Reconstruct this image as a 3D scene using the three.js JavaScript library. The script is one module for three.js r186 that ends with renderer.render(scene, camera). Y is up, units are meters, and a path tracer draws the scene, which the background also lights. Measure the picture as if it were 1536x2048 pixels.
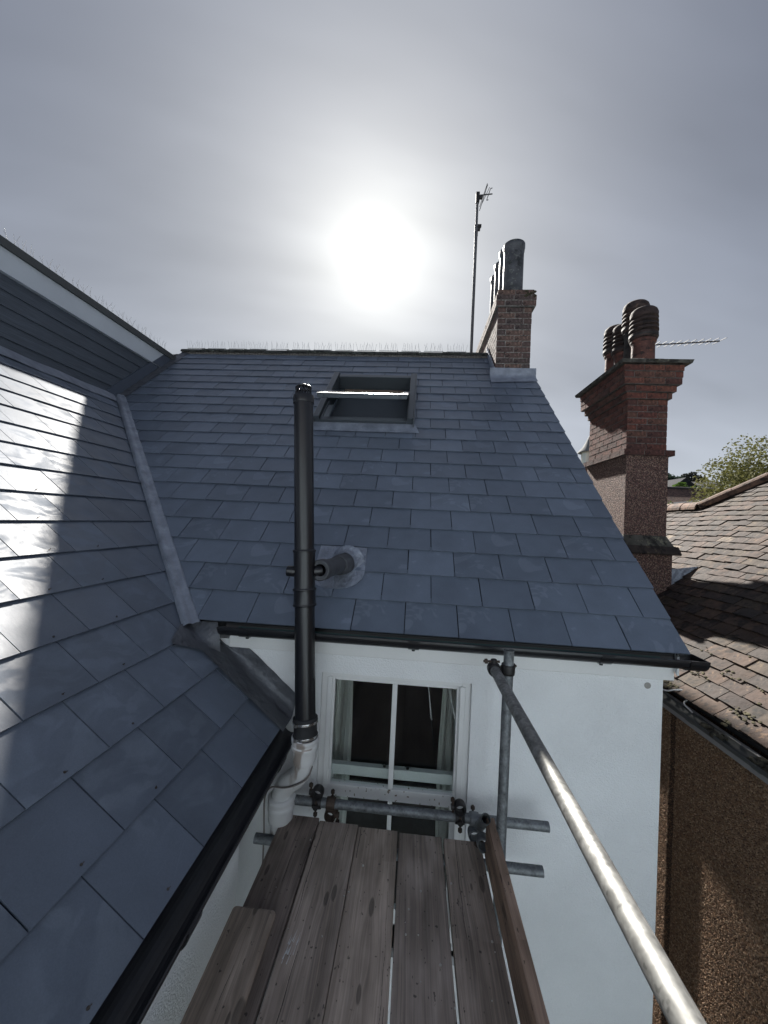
import * as THREE from 'three';
import { mergeGeometries } from 'three/addons/utils/BufferGeometryUtils.js';
import { RoundedBoxGeometry } from 'three/addons/geometries/RoundedBoxGeometry.js';

// ---------------------------------------------------------------- camera, sky, sun, exposure
const H = 7;                                        // eye height above the ground; the house is laid out round the eye point
const scene = new THREE.Scene();
const camera = new THREE.PerspectiveCamera(106.2, 0.75, 0.05, 2000);
camera.position.set(0, H, 0);
camera.quaternion.setFromRotationMatrix(new THREE.Matrix4().makeBasis(
  new THREE.Vector3(0.9958, 0.04823, -0.07776), new THREE.Vector3(-0.04634, 0.99859, 0.02592), new THREE.Vector3(0.0789, -0.02221, 0.99664)));
const renderer = new THREE.WebGLRenderer({ antialias: true });
renderer.toneMapping = THREE.LinearToneMapping;
renderer.toneMappingExposure = 3.4;
renderer.shadowMap.enabled = true;
const SUN = new THREE.Vector3(-0.111, 0.58, -0.82).normalize();
const sun = new THREE.DirectionalLight(new THREE.Color(1, 0.955, 0.885), 4.0);
sun.position.set(SUN.x * 60, H + SUN.y * 60, SUN.z * 60);
sun.target.position.set(0, H, 0);
sun.castShadow = true; sun.shadow.radius = 2.2;
sun.shadow.mapSize.set(4096, 4096);
Object.assign(sun.shadow.camera, { left: -12, right: 14, top: 14, bottom: -14, near: 1, far: 160 });
scene.add(sun, sun.target);

// ---------------------------------------------------------------- noise
function rng(seed) { let a = seed >>> 0; return () => { a = (a + 0x6d2b79f5) | 0; let t = Math.imul(a ^ (a >>> 15), 1 | a); t = (t + Math.imul(t ^ (t >>> 7), 61 | t)) ^ t; return ((t ^ (t >>> 14)) >>> 0) / 4294967296; }; }
const R = rng(20240611);
const rr = (a, b) => a + (b - a) * R();
function hash(x, y, s) { let h = Math.imul(x | 0, 374761393) + Math.imul(y | 0, 668265263) + Math.imul(s | 0, 974711); h = Math.imul(h ^ (h >>> 13), 1274126177); return ((h ^ (h >>> 16)) >>> 0) / 4294967296; }
const mod = (a, n) => ((a % n) + n) % n;
function vnoise(x, y, px, py, s) {                   // tileable value noise, period px by py cells
  const xi = Math.floor(x), yi = Math.floor(y); let fx = x - xi, fy = y - yi;
  fx = fx * fx * (3 - 2 * fx); fy = fy * fy * (3 - 2 * fy);
  const x0 = mod(xi, px), x1 = mod(xi + 1, px), y0 = mod(yi, py), y1 = mod(yi + 1, py);
  const a = hash(x0, y0, s), b = hash(x1, y0, s), c = hash(x0, y1, s), d = hash(x1, y1, s);
  return a + (b - a) * fx + (c - a) * fy + (a - b - c + d) * fx * fy;
}
function fbm(x, y, px, py, oct, s) { let v = 0, a = 0.5, n = 0; for (let i = 0; i < oct; i++) { v += a * vnoise(x, y, px, py, s + i * 17); n += a; a *= 0.5; x *= 2; y *= 2; px *= 2; py *= 2; } return v / n; }
const clamp = (x, a = 0, b = 1) => Math.min(b, Math.max(a, x));
const sstep = (a, b, x) => { const t = clamp((x - a) / (b - a)); return t * t * (3 - 2 * t); };
const mix = (a, b, t) => a + (b - a) * t;

// the sky: thin bright haze round the sun, grey blue away from it, paler low down; faint wisps of cirrus
{
  const w = 1024, h = 512, data = new Float32Array(w * h * 4), d = new THREE.Vector3();
  for (let j = 0; j < h; j++) for (let i = 0; i < w; i++) {
    const az = ((i + 0.5) / w - 0.5) * Math.PI * 2, el = ((j + 0.5) / h - 0.5) * Math.PI;
    d.set(Math.cos(el) * Math.cos(az), Math.sin(el), Math.cos(el) * Math.sin(az));
    const th = Math.acos(clamp(d.dot(SUN), -1, 1)) * 180 / Math.PI;
    const low = Math.exp(-Math.max(0, d.y) * 3.5);
    const k = 1 / (Math.abs(d.y) + 0.25), n = fbm(d.x * k * 1.6 + 40, d.z * k * 5 + d.x * k * 1.2 + 40, 256, 256, 5, 7);
    const wisp = 1 + 0.36 * (n - 0.5) * sstep(-0.02, 0.25, d.y);
    const g1 = 1.8 * Math.exp(-((th / 1.6) ** 2)) + 0.11 * Math.exp(-th / 3.5), g2 = 0.305 * Math.exp(-th / 16);
    const o = (j * w + i) * 4, warm = [1, 0.975, 0.88];
    const base = [0.025 + 0.185 * low, 0.033 + 0.195 * low, 0.056 + 0.195 * low];
    for (let c = 0; c < 3; c++) data[o + c] = (base[c] + g2 * warm[c]) * wisp + g1 * warm[c];
    data[o + 3] = 1;
  }
  const t = new THREE.DataTexture(data, w, h, THREE.RGBAFormat, THREE.FloatType);
  t.mapping = THREE.EquirectangularReflectionMapping; t.magFilter = t.minFilter = THREE.LinearFilter; t.needsUpdate = true;
  scene.background = t; scene.environment = t;
}

// ---------------------------------------------------------------- textures
function tex(w, h, f, srgb = true, rep = 1) {        // f(x, y) -> [r, g, b] in 0..1
  const data = new Uint8Array(w * h * 4);
  for (let j = 0; j < h; j++) for (let i = 0; i < w; i++) {
    const c = f(i, j), o = (j * w + i) * 4;
    data[o] = clamp(c[0]) * 255; data[o + 1] = clamp(c[1]) * 255; data[o + 2] = clamp(c[2]) * 255; data[o + 3] = 255;
  }
  const t = new THREE.DataTexture(data, w, h); t.wrapS = t.wrapT = THREE.RepeatWrapping; t.magFilter = THREE.LinearFilter; t.minFilter = THREE.LinearMipmapLinearFilter; t.generateMipmaps = true;
  if (srgb) t.colorSpace = THREE.SRGBColorSpace; t.repeat.set(rep, rep); t.needsUpdate = true; return t;
}
const grey = (v) => [v, v, v];
const lin = (r, g, b) => new THREE.Color().setRGB(r, g, b);
function mat(r, g, b, rough, more = {}) { return new THREE.MeshStandardMaterial({ color: lin(r, g, b), roughness: rough, metalness: 0, side: THREE.DoubleSide, ...more }); }

// chalky handling marks on new slates: swirled scuffs (2.4 m per repeat)
const NS = 1024;
const scuff = new Float32Array(NS * NS);
{
  for (let j = 0; j < NS; j++) for (let i = 0; i < NS; i++) {
    const x = i / NS, y = j / NS;
    const wx = fbm(x * 7, y * 7, 7, 7, 3, 11) * 2.2, wy = fbm(x * 7, y * 7, 7, 7, 3, 29) * 2.2;
    const a = fbm(x * 26 + wx * 3, y * 44 + wy * 3, 26, 44, 3, 5), patch = sstep(0.38, 0.58, fbm(x * 9, y * 9, 9, 9, 3, 61));
    scuff[j * NS + i] = patch * sstep(0.5, 0.72, a) * 0.8 + 0.2 * sstep(0.55, 0.8, fbm(x * 60, y * 60, 60, 60, 2, 83)) * patch;
  }
  const line = (x, y, dx, dy, len, a, wd) => { for (let s = 0; s < len; s++) { const px = x + dx * s + Math.sin(s * 0.05 + x) * 2, py = y + dy * s; for (let k = -wd; k <= wd; k++) { const o = mod(Math.round(py + dx * k), NS) * NS + mod(Math.round(px - dy * k), NS); scuff[o] = Math.max(scuff[o], a * (0.5 + 0.5 * hash(s >> 2, Math.round(x), 3)) * (1 - s / len * 0.6)); } } };
  for (let n = 0; n < 170; n++) { const th = rr(0, 6.3); line(rr(0, NS), rr(0, NS), Math.cos(th), Math.sin(th), rr(15, 90), rr(0.25, 0.9), R() < 0.2 ? 1 : 0); }
}
const slateGrain = (i, j) => 0.71 + hash(i, j, 3) * 0.05 + fbm(i / 64, j / 64, 16, 16, 4, 3) * 0.13;
const slateMap = tex(NS, NS, (i, j) => { const v = slateGrain(i, j), s = scuff[j * NS + i]; return [v + s * 0.13, v + s * 0.12, v + s * 0.10]; }, true, 1 / 2.4);
const slateMapClean = tex(NS, NS, (i, j) => { const v = slateGrain(i, j), s = sstep(0.35, 0.9, scuff[j * NS + i]); return [v + s * 0.10, v + s * 0.09, v + s * 0.08]; }, true, 1 / 2.4);
const slateRough = tex(NS, NS, (i, j) => grey(0.53 + 0.2 * (fbm(i / 40, j / 40, 26, 26, 4, 9) - 0.5) + scuff[j * NS + i] * 0.3), false, 1 / 2.4);
const slateRoughClean = tex(NS, NS, (i, j) => grey(0.43 + 0.12 * (fbm(i / 40, j / 40, 26, 26, 4, 9) - 0.5) + scuff[j * NS + i] * 0.12), false, 1 / 2.4);
const slateBump = tex(512, 512, (i, j) => grey(0.5 + 0.5 * (fbm(i / 8, j / 16, 64, 32, 4, 19) - 0.5) + 0.1 * hash(i, j, 8)), false, 1 / 0.6);
const slateSet = (map, roughnessMap) => [1, 0.90, 1.06, 0.95, 1.12].map((t) =>
  new THREE.MeshPhysicalMaterial({ color: lin(0.178 * t, 0.215 * t, 0.28 * t), map, roughnessMap, roughness: 1, bumpMap: slateBump, bumpScale: 0.0006, specularIntensity: 1, side: THREE.DoubleSide }));
const scuffedSlates = slateSet(slateMap, slateRough), cleanSlates = slateSet(slateMapClean, slateRoughClean);
const tileMap = tex(1024, 1024, (i, j) => {
  const x = i / 1024, y = j / 1024;
  let v = 0.66 + 0.5 * (fbm(x * 18, y * 18, 18, 18, 5, 41) - 0.5) + 0.12 * (hash(i, j, 1) - 0.5);
  const dark = sstep(0.55, 0.75, fbm(x * 30, y * 30, 30, 30, 3, 47)) * 0.28, lich = sstep(0.64, 0.72, fbm(x * 70, y * 70, 70, 70, 3, 51)) * sstep(0.45, 0.6, fbm(x * 6, y * 6, 6, 6, 2, 55));
  v -= dark; return [v + lich * 0.26, v + lich * 0.27, v + lich * 0.2];
}, true, 1 / 1.6);
const tileBump = tex(512, 512, (i, j) => grey(fbm(i / 20, j / 20, 25.6 | 0, 25.6 | 0, 5, 71) + 0.15 * hash(i, j, 4)), false, 1 / 0.8);
const tileMats = [[0.115, 0.074, 0.056], [0.14, 0.082, 0.058], [0.095, 0.069, 0.058], [0.15, 0.09, 0.06], [0.12, 0.083, 0.055], [0.095, 0.06, 0.048], [0.33, 0.25, 0.19]].map((c) => mat(...c, 0.86, { map: tileMap, bumpMap: tileBump, bumpScale: 0.004 }));
function pebbles(cells, size, palette, gap, seed) {  // stones thrown on render: colour and height
  const h = new Float32Array(size * size), col = new Float32Array(size * size * 3), S = cells / size;
  for (let j = 0; j < size; j++) for (let i = 0; i < size; i++) {
    const x = i * S, y = j * S, xi = Math.floor(x), yi = Math.floor(y); let best = 9, id = 0;
    for (let b = -1; b <= 1; b++) for (let a = -1; a <= 1; a++) {
      const cx = mod(xi + a, cells), cy = mod(yi + b, cells), px = xi + a + 0.1 + 0.8 * hash(cx, cy, seed), py = yi + b + 0.1 + 0.8 * hash(cx, cy, seed + 1);
      const q = hash(cx, cy, seed + 4) * 3.14, c = Math.cos(q), s = Math.sin(q), ex = (x - px) * c + (y - py) * s, ey = -(x - px) * s + (y - py) * c;
      const dd = Math.hypot(ex, ey * 1.7) / (0.7 + 0.5 * hash(cx, cy, seed + 6)); if (dd < best) { best = dd; id = hash(cx, cy, seed + 9); }
    }
    const o = j * size + i, hh = clamp(1 - best * 1.35); h[o] = Math.sqrt(hh);
    const p = palette[Math.floor(id * palette.length)], t = sstep(0.02, 0.25, hh), v = 0.85 + 0.3 * hash(i, j, 5);
    for (let k = 0; k < 3; k++) col[o * 3 + k] = mix(gap[k], p[k], t) * v;
  }
  return { map: (rep) => tex(size, size, (i, j) => { const o = (j * size + i) * 3; return [col[o], col[o + 1], col[o + 2]]; }, true, rep), bump: (rep) => tex(size, size, (i, j) => grey(h[j * size + i]), false, rep) };
}
const pebA = pebbles(96, 1024, [[0.62, 0.47, 0.36], [0.48, 0.35, 0.26], [0.56, 0.43, 0.33], [0.72, 0.57, 0.43], [0.38, 0.28, 0.22], [0.52, 0.36, 0.26]], [0.27, 0.20, 0.16], 100);
const pebB = pebbles(72, 1024, [[0.66, 0.55, 0.51], [0.56, 0.45, 0.43], [0.74, 0.64, 0.58], [0.46, 0.37, 0.36], [0.62, 0.48, 0.44]], [0.33, 0.28, 0.26], 300);
const brownDash = mat(0.38, 0.36, 0.34, 0.85, { map: pebA.map(1 / 0.95), bumpMap: pebA.bump(1 / 0.95), bumpScale: 0.007 });
const pinkDash = mat(0.66, 0.62, 0.60, 0.85, { map: pebB.map(1 / 0.95), bumpMap: pebB.bump(1 / 0.95), bumpScale: 0.008 });
const renderTex = tex(1024, 1024, (i, j) => { const x = i / 1024, y = j / 1024, v = 0.93 + 0.1 * (fbm(x * 6, y * 6, 6, 6, 5, 91) - 0.5) + 0.03 * (hash(i, j, 2) - 0.5); return [v, v, v * 0.995]; }, true, 1 / 2.2);
const renderBump = tex(512, 512, (i, j) => grey(fbm(i / 5, j / 5, 102, 102, 3, 14)), false, 1 / 0.5);
const whiteRender = mat(0.86, 0.87, 0.885, 0.9, { map: renderTex, bumpMap: renderBump, bumpScale: 0.0025 });
const whitePaint = mat(0.80, 0.80, 0.80, 0.42, { map: renderTex });
const flakyPaint = mat(0.78, 0.78, 0.77, 0.5, { map: tex(512, 512, (i, j) => { const x = i / 512, y = j / 512, s = sstep(0.76, 0.79, fbm(x * 36, y * 30, 36, 30, 3, 131)), v = 0.95 + 0.06 * (fbm(x * 9, y * 9, 9, 9, 3, 7) - 0.5); return [mix(v, 0.5, s), mix(v, 0.45, s), mix(v, 0.38, s)]; }, true, 1 / 0.5) });
function wood(seed) {
  const w = 2048, h = 256, rnd = rng(seed), knots = [];
  for (let n = 0; n < 9; n++) knots.push([rnd() * w, rnd() * h, 5 + rnd() * 9]);
  const cracks = []; for (let n = 0; n < 9; n++) cracks.push([rnd() * w, rnd() * h, 80 + rnd() * 380, 0.4 + rnd() * 0.5, rnd() * 9]);
  const hgt = new Float32Array(w * h), col = new Float32Array(w * h * 3);
  for (let j = 0; j < h; j++) for (let i = 0; i < w; i++) {
    let y = j + 26 * (fbm(i / 300, j / 128, 7, 2, 3, seed) - 0.5), kn = 0;
    for (const [kx, ky, kr] of knots) { const dx = (i - kx) * 0.45, dy = j - ky, d = Math.hypot(dx, dy); if (d < kr * 5) y += dy * Math.exp(-((d / (kr * 2)) ** 2)) * 1.4; kn = Math.max(kn, sstep(kr * 1.05, kr * 0.7, d)); }
    const g = fbm(i / 160, y / 3.2, 13, 80, 3, seed + 3), g2 = fbm(i / 420, y / 9, 5, 28, 3, seed + 5), blot = fbm(i / 130, j / 64, 16, 4, 4, seed + 8);
    let v = 0.66 + 0.17 * (g - 0.5) + 0.16 * (g2 - 0.5) + 0.36 * (blot - 0.5), deep = 0;
    for (const [cx, cy, cl, cw, ph] of cracks) { const s = i - cx; if (s > 0 && s < cl) { const yy = cy + 3 * Math.sin(s / 70 + ph) + 1.5 * Math.sin(s / 17 + ph); if (Math.abs(j - yy) < cw * (1 - Math.abs(s / cl - 0.5))* 2) deep = 1; } }
    const spot = sstep(0.8, 0.84, fbm(i / 12, j / 12, 171, 21, 3, seed + 12));
    v = v * (1 - kn * 0.3) * (1 - deep * 0.5) * (1 - spot * 0.4);
    const o = j * w + i; hgt[o] = 0.55 + 0.5 * (g - 0.5) - deep * 0.5; const wm = 0.5 + 0.5 * blot;
    col[o * 3] = v * 1.03; col[o * 3 + 1] = v * mix(0.93, 0.96, wm); col[o * 3 + 2] = v * mix(0.83, 0.92, wm);
  }
  const map = tex(w, h, (i, j) => { const o = (j * w + i) * 3; return [col[o], col[o + 1], col[o + 2]]; }), bump = tex(w, h, (i, j) => grey(hgt[j * w + i]), false);
  map.repeat.set(1 / 3.2, 1 / 0.24); bump.repeat.set(1 / 3.2, 1 / 0.24);
  return { map, bump };
}
const woods = [wood(501), wood(777), wood(913)];
const boardMats = [[0.50, 0.47, 0.45], [0.78, 0.745, 0.70], [0.86, 0.815, 0.75], [0.73, 0.70, 0.67], [0.80, 0.76, 0.71], [0.77, 0.725, 0.66], [0.60, 0.48, 0.39]].map((c, k) => mat(...c, 0.82, { map: woods[k % 3].map, bumpMap: woods[k % 3].bump, bumpScale: 0.0015 }));
const leadTex = tex(512, 512, (i, j) => { const x = i / 512, y = j / 512, v = 0.72 + 0.26 * (fbm(x * 8, y * 8, 8, 8, 5, 33) - 0.5) + 0.05 * hash(i, j, 6), s = sstep(0.6, 0.8, fbm(x * 14, y * 14, 14, 14, 3, 39)) * 0.05; return [v + s, v + s, v + s + 0.02]; }, true, 1 / 0.6);
const leadBump = tex(512, 512, (i, j) => grey(fbm(i / 32, j / 32, 16, 16, 4, 44)), false, 1 / 0.5);
const lead = mat(0.44, 0.485, 0.545, 0.52, { map: leadTex, bumpMap: leadBump, bumpScale: 0.003, metalness: 0.25 });
const brightLead = mat(0.44, 0.485, 0.545, 0.42, { map: leadTex, bumpMap: leadBump, bumpScale: 0.02, metalness: 0.25 });
const darkLead = mat(0.17, 0.18, 0.195, 0.5, { map: leadTex, bumpMap: leadBump, bumpScale: 0.006, metalness: 0.3 });
const galvTex = tex(512, 512, (i, j) => { const x = i / 512, y = j / 512, v = 0.74 + 0.34 * (fbm(x * 6, y * 24, 6, 24, 5, 53) - 0.5) + 0.2 * (fbm(x * 20, y * 80, 20, 80, 2, 57) - 0.5), s = sstep(0.7, 0.8, fbm(x * 10, y * 60, 10, 60, 3, 63)) * 0.12; return [v - s, v - s, v - s]; }, true, 1);
const galvRough = tex(256, 256, (i, j) => grey(0.6 + 0.35 * (fbm(i / 12, j / 24, 21, 11, 4, 59) - 0.5)), false, 1);
const galv = mat(0.46, 0.46, 0.44, 1, { map: galvTex, roughnessMap: galvRough, metalness: 0.65 });
const oldGalv = mat(0.31, 0.33, 0.345, 0.55, { map: galvTex, metalness: 0.45 });
const darkSteel = mat(0.075, 0.07, 0.07, 0.5, { map: galvTex, metalness: 0.5 });
const rustSteel = mat(0.12, 0.085, 0.065, 0.65, { map: galvTex, metalness: 0.35 });
const blackPlastic = new THREE.MeshPhysicalMaterial({ color: lin(0.012, 0.012, 0.014), roughness: 0.3, side: THREE.DoubleSide, specularIntensity: 1 });
const dustyBlack = mat(0.03, 0.032, 0.036, 0.45, { map: leadTex });
const greyPipe = mat(0.12, 0.125, 0.13, 0.55, { map: leadTex, bumpMap: leadBump, bumpScale: 0.002 });
const rubber = mat(0.018, 0.018, 0.02, 0.75);
const steelBand = mat(0.55, 0.55, 0.55, 0.25, { metalness: 0.95 });
const castWhite = mat(0.74, 0.74, 0.74, 0.4, { map: tex(512, 512, (i, j) => { const x = i / 512, y = j / 512, v = 0.94 + 0.1 * (fbm(x * 6, y * 6, 6, 6, 4, 7) - 0.5), s = sstep(0.62, 0.72, fbm(x * 14, y * 5, 14, 5, 4, 71)) * 0.3; return [v - s * 0.85, v - s, v - s * 1.1]; }, true, 1) });
const brickTex = tex(512, 512, (i, j) => { const x = i / 512, y = j / 512, v = 0.72 + 0.5 * (fbm(x * 24, y * 24, 24, 24, 5, 95) - 0.5), s = sstep(0.62, 0.72, fbm(x * 12, y * 12, 12, 12, 4, 99)) * 0.3; return [v - s, v - s, v - s]; }, true, 1 / 0.5);
const brickBump = tex(256, 256, (i, j) => grey(fbm(i / 10, j / 10, 25, 25, 4, 97)), false, 1 / 0.2);
const bm = (r, g, b) => mat(r, g, b, 0.88, { map: brickTex, bumpMap: brickBump, bumpScale: 0.004 });
const redBricks = [bm(0.30, 0.105, 0.075), bm(0.25, 0.09, 0.068), bm(0.34, 0.13, 0.09), bm(0.19, 0.08, 0.065), bm(0.27, 0.125, 0.09)];
const brownBricks = [bm(0.27, 0.165, 0.14), bm(0.22, 0.14, 0.125), bm(0.32, 0.20, 0.16), bm(0.19, 0.135, 0.125)];
const mortar = mat(0.46, 0.44, 0.40, 0.95, { map: brickTex, bumpMap: brickBump, bumpScale: 0.003 });
const sootMortar = mat(0.27, 0.25, 0.23, 0.95, { map: brickTex, bumpMap: brickBump, bumpScale: 0.006 });
const slabStone = mat(0.20, 0.19, 0.165, 0.95, { map: tileMap, bumpMap: tileBump, bumpScale: 0.008 });
const clayRed = mat(0.23, 0.085, 0.062, 0.7, { map: tileMap, bumpMap: tileBump, bumpScale: 0.003 });
const clayDark = mat(0.085, 0.07, 0.065, 0.75, { map: tileMap, bumpMap: tileBump, bumpScale: 0.003 });
const sootClay = mat(0.115, 0.07, 0.06, 0.8, { map: tileMap, bumpMap: tileBump, bumpScale: 0.004 });
const clayGrey = mat(0.16, 0.165, 0.18, 0.45, { map: tileMap });
const ridgeClay = mat(0.30, 0.17, 0.115, 0.85, { map: tileMap, bumpMap: tileBump, bumpScale: 0.004 });
const mossyRidge = mat(0.125, 0.13, 0.12, 0.95, { map: tileMap, bumpMap: tileBump, bumpScale: 0.01 });
const claddingTex = tex(512, 512, (i, j) => { const v = 0.85 + 0.3 * (fbm(i / 100, j / 3, 5, 170, 3, 23) - 0.5); return [v, v, v]; }, true, 1 / 0.7);
const claddingBump = tex(512, 512, (i, j) => grey(fbm(i / 100, j / 3, 5, 170, 3, 23)), false, 1 / 0.7);
const cladding = mat(0.105, 0.125, 0.155, 0.62, { map: claddingTex, bumpMap: claddingBump, bumpScale: 0.002 });
const trimGrey = mat(0.075, 0.09, 0.12, 0.5);
const fasciaPale = mat(0.70, 0.74, 0.79, 0.5, { map: renderTex });
const edgeDark = mat(0.07, 0.075, 0.075, 0.7);
const teal = mat(0.008, 0.04, 0.038, 0.5);
const glass = new THREE.MeshPhysicalMaterial({ color: lin(0.93, 0.96, 0.95), roughness: 0.02, transmission: 1, thickness: 0, ior: 1.5, side: THREE.DoubleSide });
const darkAlu = mat(0.07, 0.08, 0.09, 0.35, { metalness: 0.4 });
const paleAlu = mat(0.15, 0.165, 0.18, 0.35, { metalness: 0.4 });
const pine = mat(0.22, 0.17, 0.12, 0.5, { map: woods[1].map });
const roomPaint = mat(0.52, 0.50, 0.46, 0.95), carpet = mat(0.16, 0.12, 0.10, 1);
const curtainMat = new THREE.MeshPhysicalMaterial({ color: lin(0.68, 0.66, 0.63), roughness: 1, side: THREE.DoubleSide, transmission: 0.3, thickness: 0 });
const mossMat = mat(0.17, 0.15, 0.085, 1, { map: tileMap });
const deckMat = mat(0.02, 0.02, 0.022, 0.95);
const aerialMetal = mat(0.10, 0.10, 0.105, 0.65, { metalness: 0.2 });

// ---------------------------------------------------------------- builders (all lengths are metres from the eye point, shifted up by H)
const taken = new Map(), bases = new Map();
function numbered(n) { const k = taken.get(n) || 0; taken.set(n, k + 1); return k ? `${n}_${String(k).padStart(3, '0')}` : n; }
function meta(o, label, category, group, kind) { if (label) o.userData.label = label; if (category) o.userData.category = category; if (group) o.userData.group = group; if (kind) o.userData.kind = kind; return o; }
function thing(name, label, category, b = [0, -H, 0], group) {
  const o = new THREE.Group(); o.name = numbered(name); o.position.set(b[0], b[1] + H, b[2]); bases.set(o, b); meta(o, label, category, group); scene.add(o); return o;
}
function baseOf(o) { while (o && !bases.has(o)) o = o.parent; return bases.get(o); }
function boxUV(g) {                                   // uv in metres by the face's main axis
  if (g.index) g = g.toNonIndexed();
  const p = g.attributes.position, n = p.count, uv = new Float32Array(n * 2), a = new THREE.Vector3(), b = new THREE.Vector3(), c = new THREE.Vector3();
  for (let i = 0; i < n; i += 3) {
    a.fromBufferAttribute(p, i); b.fromBufferAttribute(p, i + 1); c.fromBufferAttribute(p, i + 2);
    const nn = b.clone().sub(a).cross(c.clone().sub(a)), ax = Math.abs(nn.x), ay = Math.abs(nn.y), az = Math.abs(nn.z);
    [a, b, c].forEach((q, k) => { const o = (i + k) * 2; if (ay >= ax && ay >= az) { uv[o] = q.x; uv[o + 1] = q.z; } else if (ax >= az) { uv[o] = q.z; uv[o + 1] = q.y; } else { uv[o] = q.x; uv[o + 1] = q.y; } });
  }
  g.setAttribute('uv', new THREE.BufferAttribute(uv, 2)); return g;
}
function shade(m) { m.castShadow = m.receiveShadow = true; return m; }
function part(parent, name, geo, m, label, keepUV) {
  if (Array.isArray(geo)) geo = join(geo);
  if (!keepUV) geo = boxUV(geo);
  const b = baseOf(parent); geo.translate(-b[0], -b[1], -b[2]);
  const o = shade(new THREE.Mesh(geo, m)); o.name = name; if (label) o.userData.label = label; parent.add(o); return o;
}
function single(name, label, category, geo, m, b, group, kind, keepUV) {
  if (Array.isArray(geo)) geo = join(geo);
  if (!keepUV) geo = boxUV(geo);
  geo.translate(-b[0], -b[1], -b[2]);
  const o = shade(new THREE.Mesh(geo, m)); o.name = numbered(name); o.position.set(b[0], b[1] + H, b[2]); meta(o, label, category, group, kind); scene.add(o); bases.set(o, b); return o;
}
function join(list) { return mergeGeometries(list.map((g) => { g = g.index ? g.toNonIndexed() : g; for (const k of Object.keys(g.attributes)) if (!['position', 'normal', 'uv'].includes(k)) g.deleteAttribute(k); return g; })); }
const box = (x0, x1, y0, y1, z0, z1) => new THREE.BoxGeometry(x1 - x0, y1 - y0, z1 - z0).translate((x0 + x1) / 2, (y0 + y1) / 2, (z0 + z1) / 2);
const rbox = (x0, x1, y0, y1, z0, z1, r = 0.006, s = 2) => new RoundedBoxGeometry(x1 - x0, y1 - y0, z1 - z0, s, r).translate((x0 + x1) / 2, (y0 + y1) / 2, (z0 + z1) / 2);
const v3 = (x, y, z) => new THREE.Vector3(x, y, z);
function orient(g, a, b) { const d = b.clone().sub(a).normalize(); return g.applyQuaternion(new THREE.Quaternion().setFromUnitVectors(v3(0, 1, 0), d)).translate(a.x, a.y, a.z); }
function lathe(profile, a, b, seg = 28) {             // profile of [radius, distance along a -> b]
  return orient(new THREE.LatheGeometry(profile.map(([r, h]) => new THREE.Vector2(Math.max(r, 1e-4), h)), seg), a, b);
}
function rod(a, b, r, seg = 10, r2 = r) { const L = a.distanceTo(b); return orient(new THREE.CylinderGeometry(r2, r, L, seg).translate(0, L / 2, 0), a, b); }
function hollow(a, b, r, t = 0.004, seg = 28) { const L = a.distanceTo(b); return lathe([[r - t, 0], [r, 0], [r, L], [r - t, L], [r - t, 0]], a, b, seg); }
function bent(pts, r, seg = 60, rad = 18) { return new THREE.TubeGeometry(new THREE.CatmullRomCurve3(pts, false, 'centripetal'), seg, r, rad, false); }
function prism(pts, d, to) {                          // polygon pts ([a, b]) pushed through depth d, mapped by to(a, b, depth)
  const g = new THREE.ExtrudeGeometry(new THREE.Shape(pts.map((p) => new THREE.Vector2(...p))), { depth: d, bevelEnabled: false }), p = g.attributes.position;
  for (let i = 0; i < p.count; i++) { const q = to(p.getX(i), p.getY(i), p.getZ(i)); p.setXYZ(i, ...q); }
  g.computeVertexNormals(); return g;
}
function solid(faces) {                               // faces: arrays of [x, y, z] corner loops, flat shaded
  const pos = []; for (const f of faces) for (let i = 1; i + 1 < f.length; i++) pos.push(...f[0], ...f[i], ...f[i + 1]);
  const g = new THREE.BufferGeometry(); g.setAttribute('position', new THREE.Float32BufferAttribute(pos, 3)); g.computeVertexNormals();
  g.setAttribute('uv', new THREE.BufferAttribute(new Float32Array(pos.length / 3 * 2), 2)); return g;
}
function hexa(b, t) { return solid([t, b.slice().reverse(), ...b.map((_, i) => { const j = (i + 1) % b.length; return [b[i], b[j], t[j], t[i]]; })]); }  // loops b below t
function clip(poly, a, b, c) {                        // keep a*u + b*v <= c
  const out = []; for (let i = 0; i < poly.length; i++) {
    const p = poly[i], q = poly[(i + 1) % poly.length], dp = a * p[0] + b * p[1] - c, dq = a * q[0] + b * q[1] - c;
    if (dp <= 0) out.push(p);
    if (dp * dq < 0) { const t = dp / (dp - dq); out.push([p[0] + (q[0] - p[0]) * t, p[1] + (q[1] - p[1]) * t]); }
  } return out;
}
function area(p) { let s = 0; for (let i = 0; i < p.length; i++) { const q = p[(i + 1) % p.length]; s += p[i][0] * q[1] - q[0] * p[i][1]; } return Math.abs(s / 2); }
function slab(poly, n0, n1, v0, v1, t, ou = 0, ov = 0) {   // a flat piece lying on a slope: local x = u, y = off the slope, z = -v
  const top = poly.map(([u, v]) => { const n = n0 + (n1 - n0) * (v - v0) / (v1 - v0); return [u, n, -v]; }), bot = top.map(([a, b, c]) => [a, b - t, c]);
  const g = hexa(bot, top), p = g.attributes.position, uv = g.attributes.uv;
  for (let i = 0; i < p.count; i++) uv.setXY(i, p.getX(i) + ou + p.getY(i), -p.getZ(i) + ov);
  return g;
}

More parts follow.
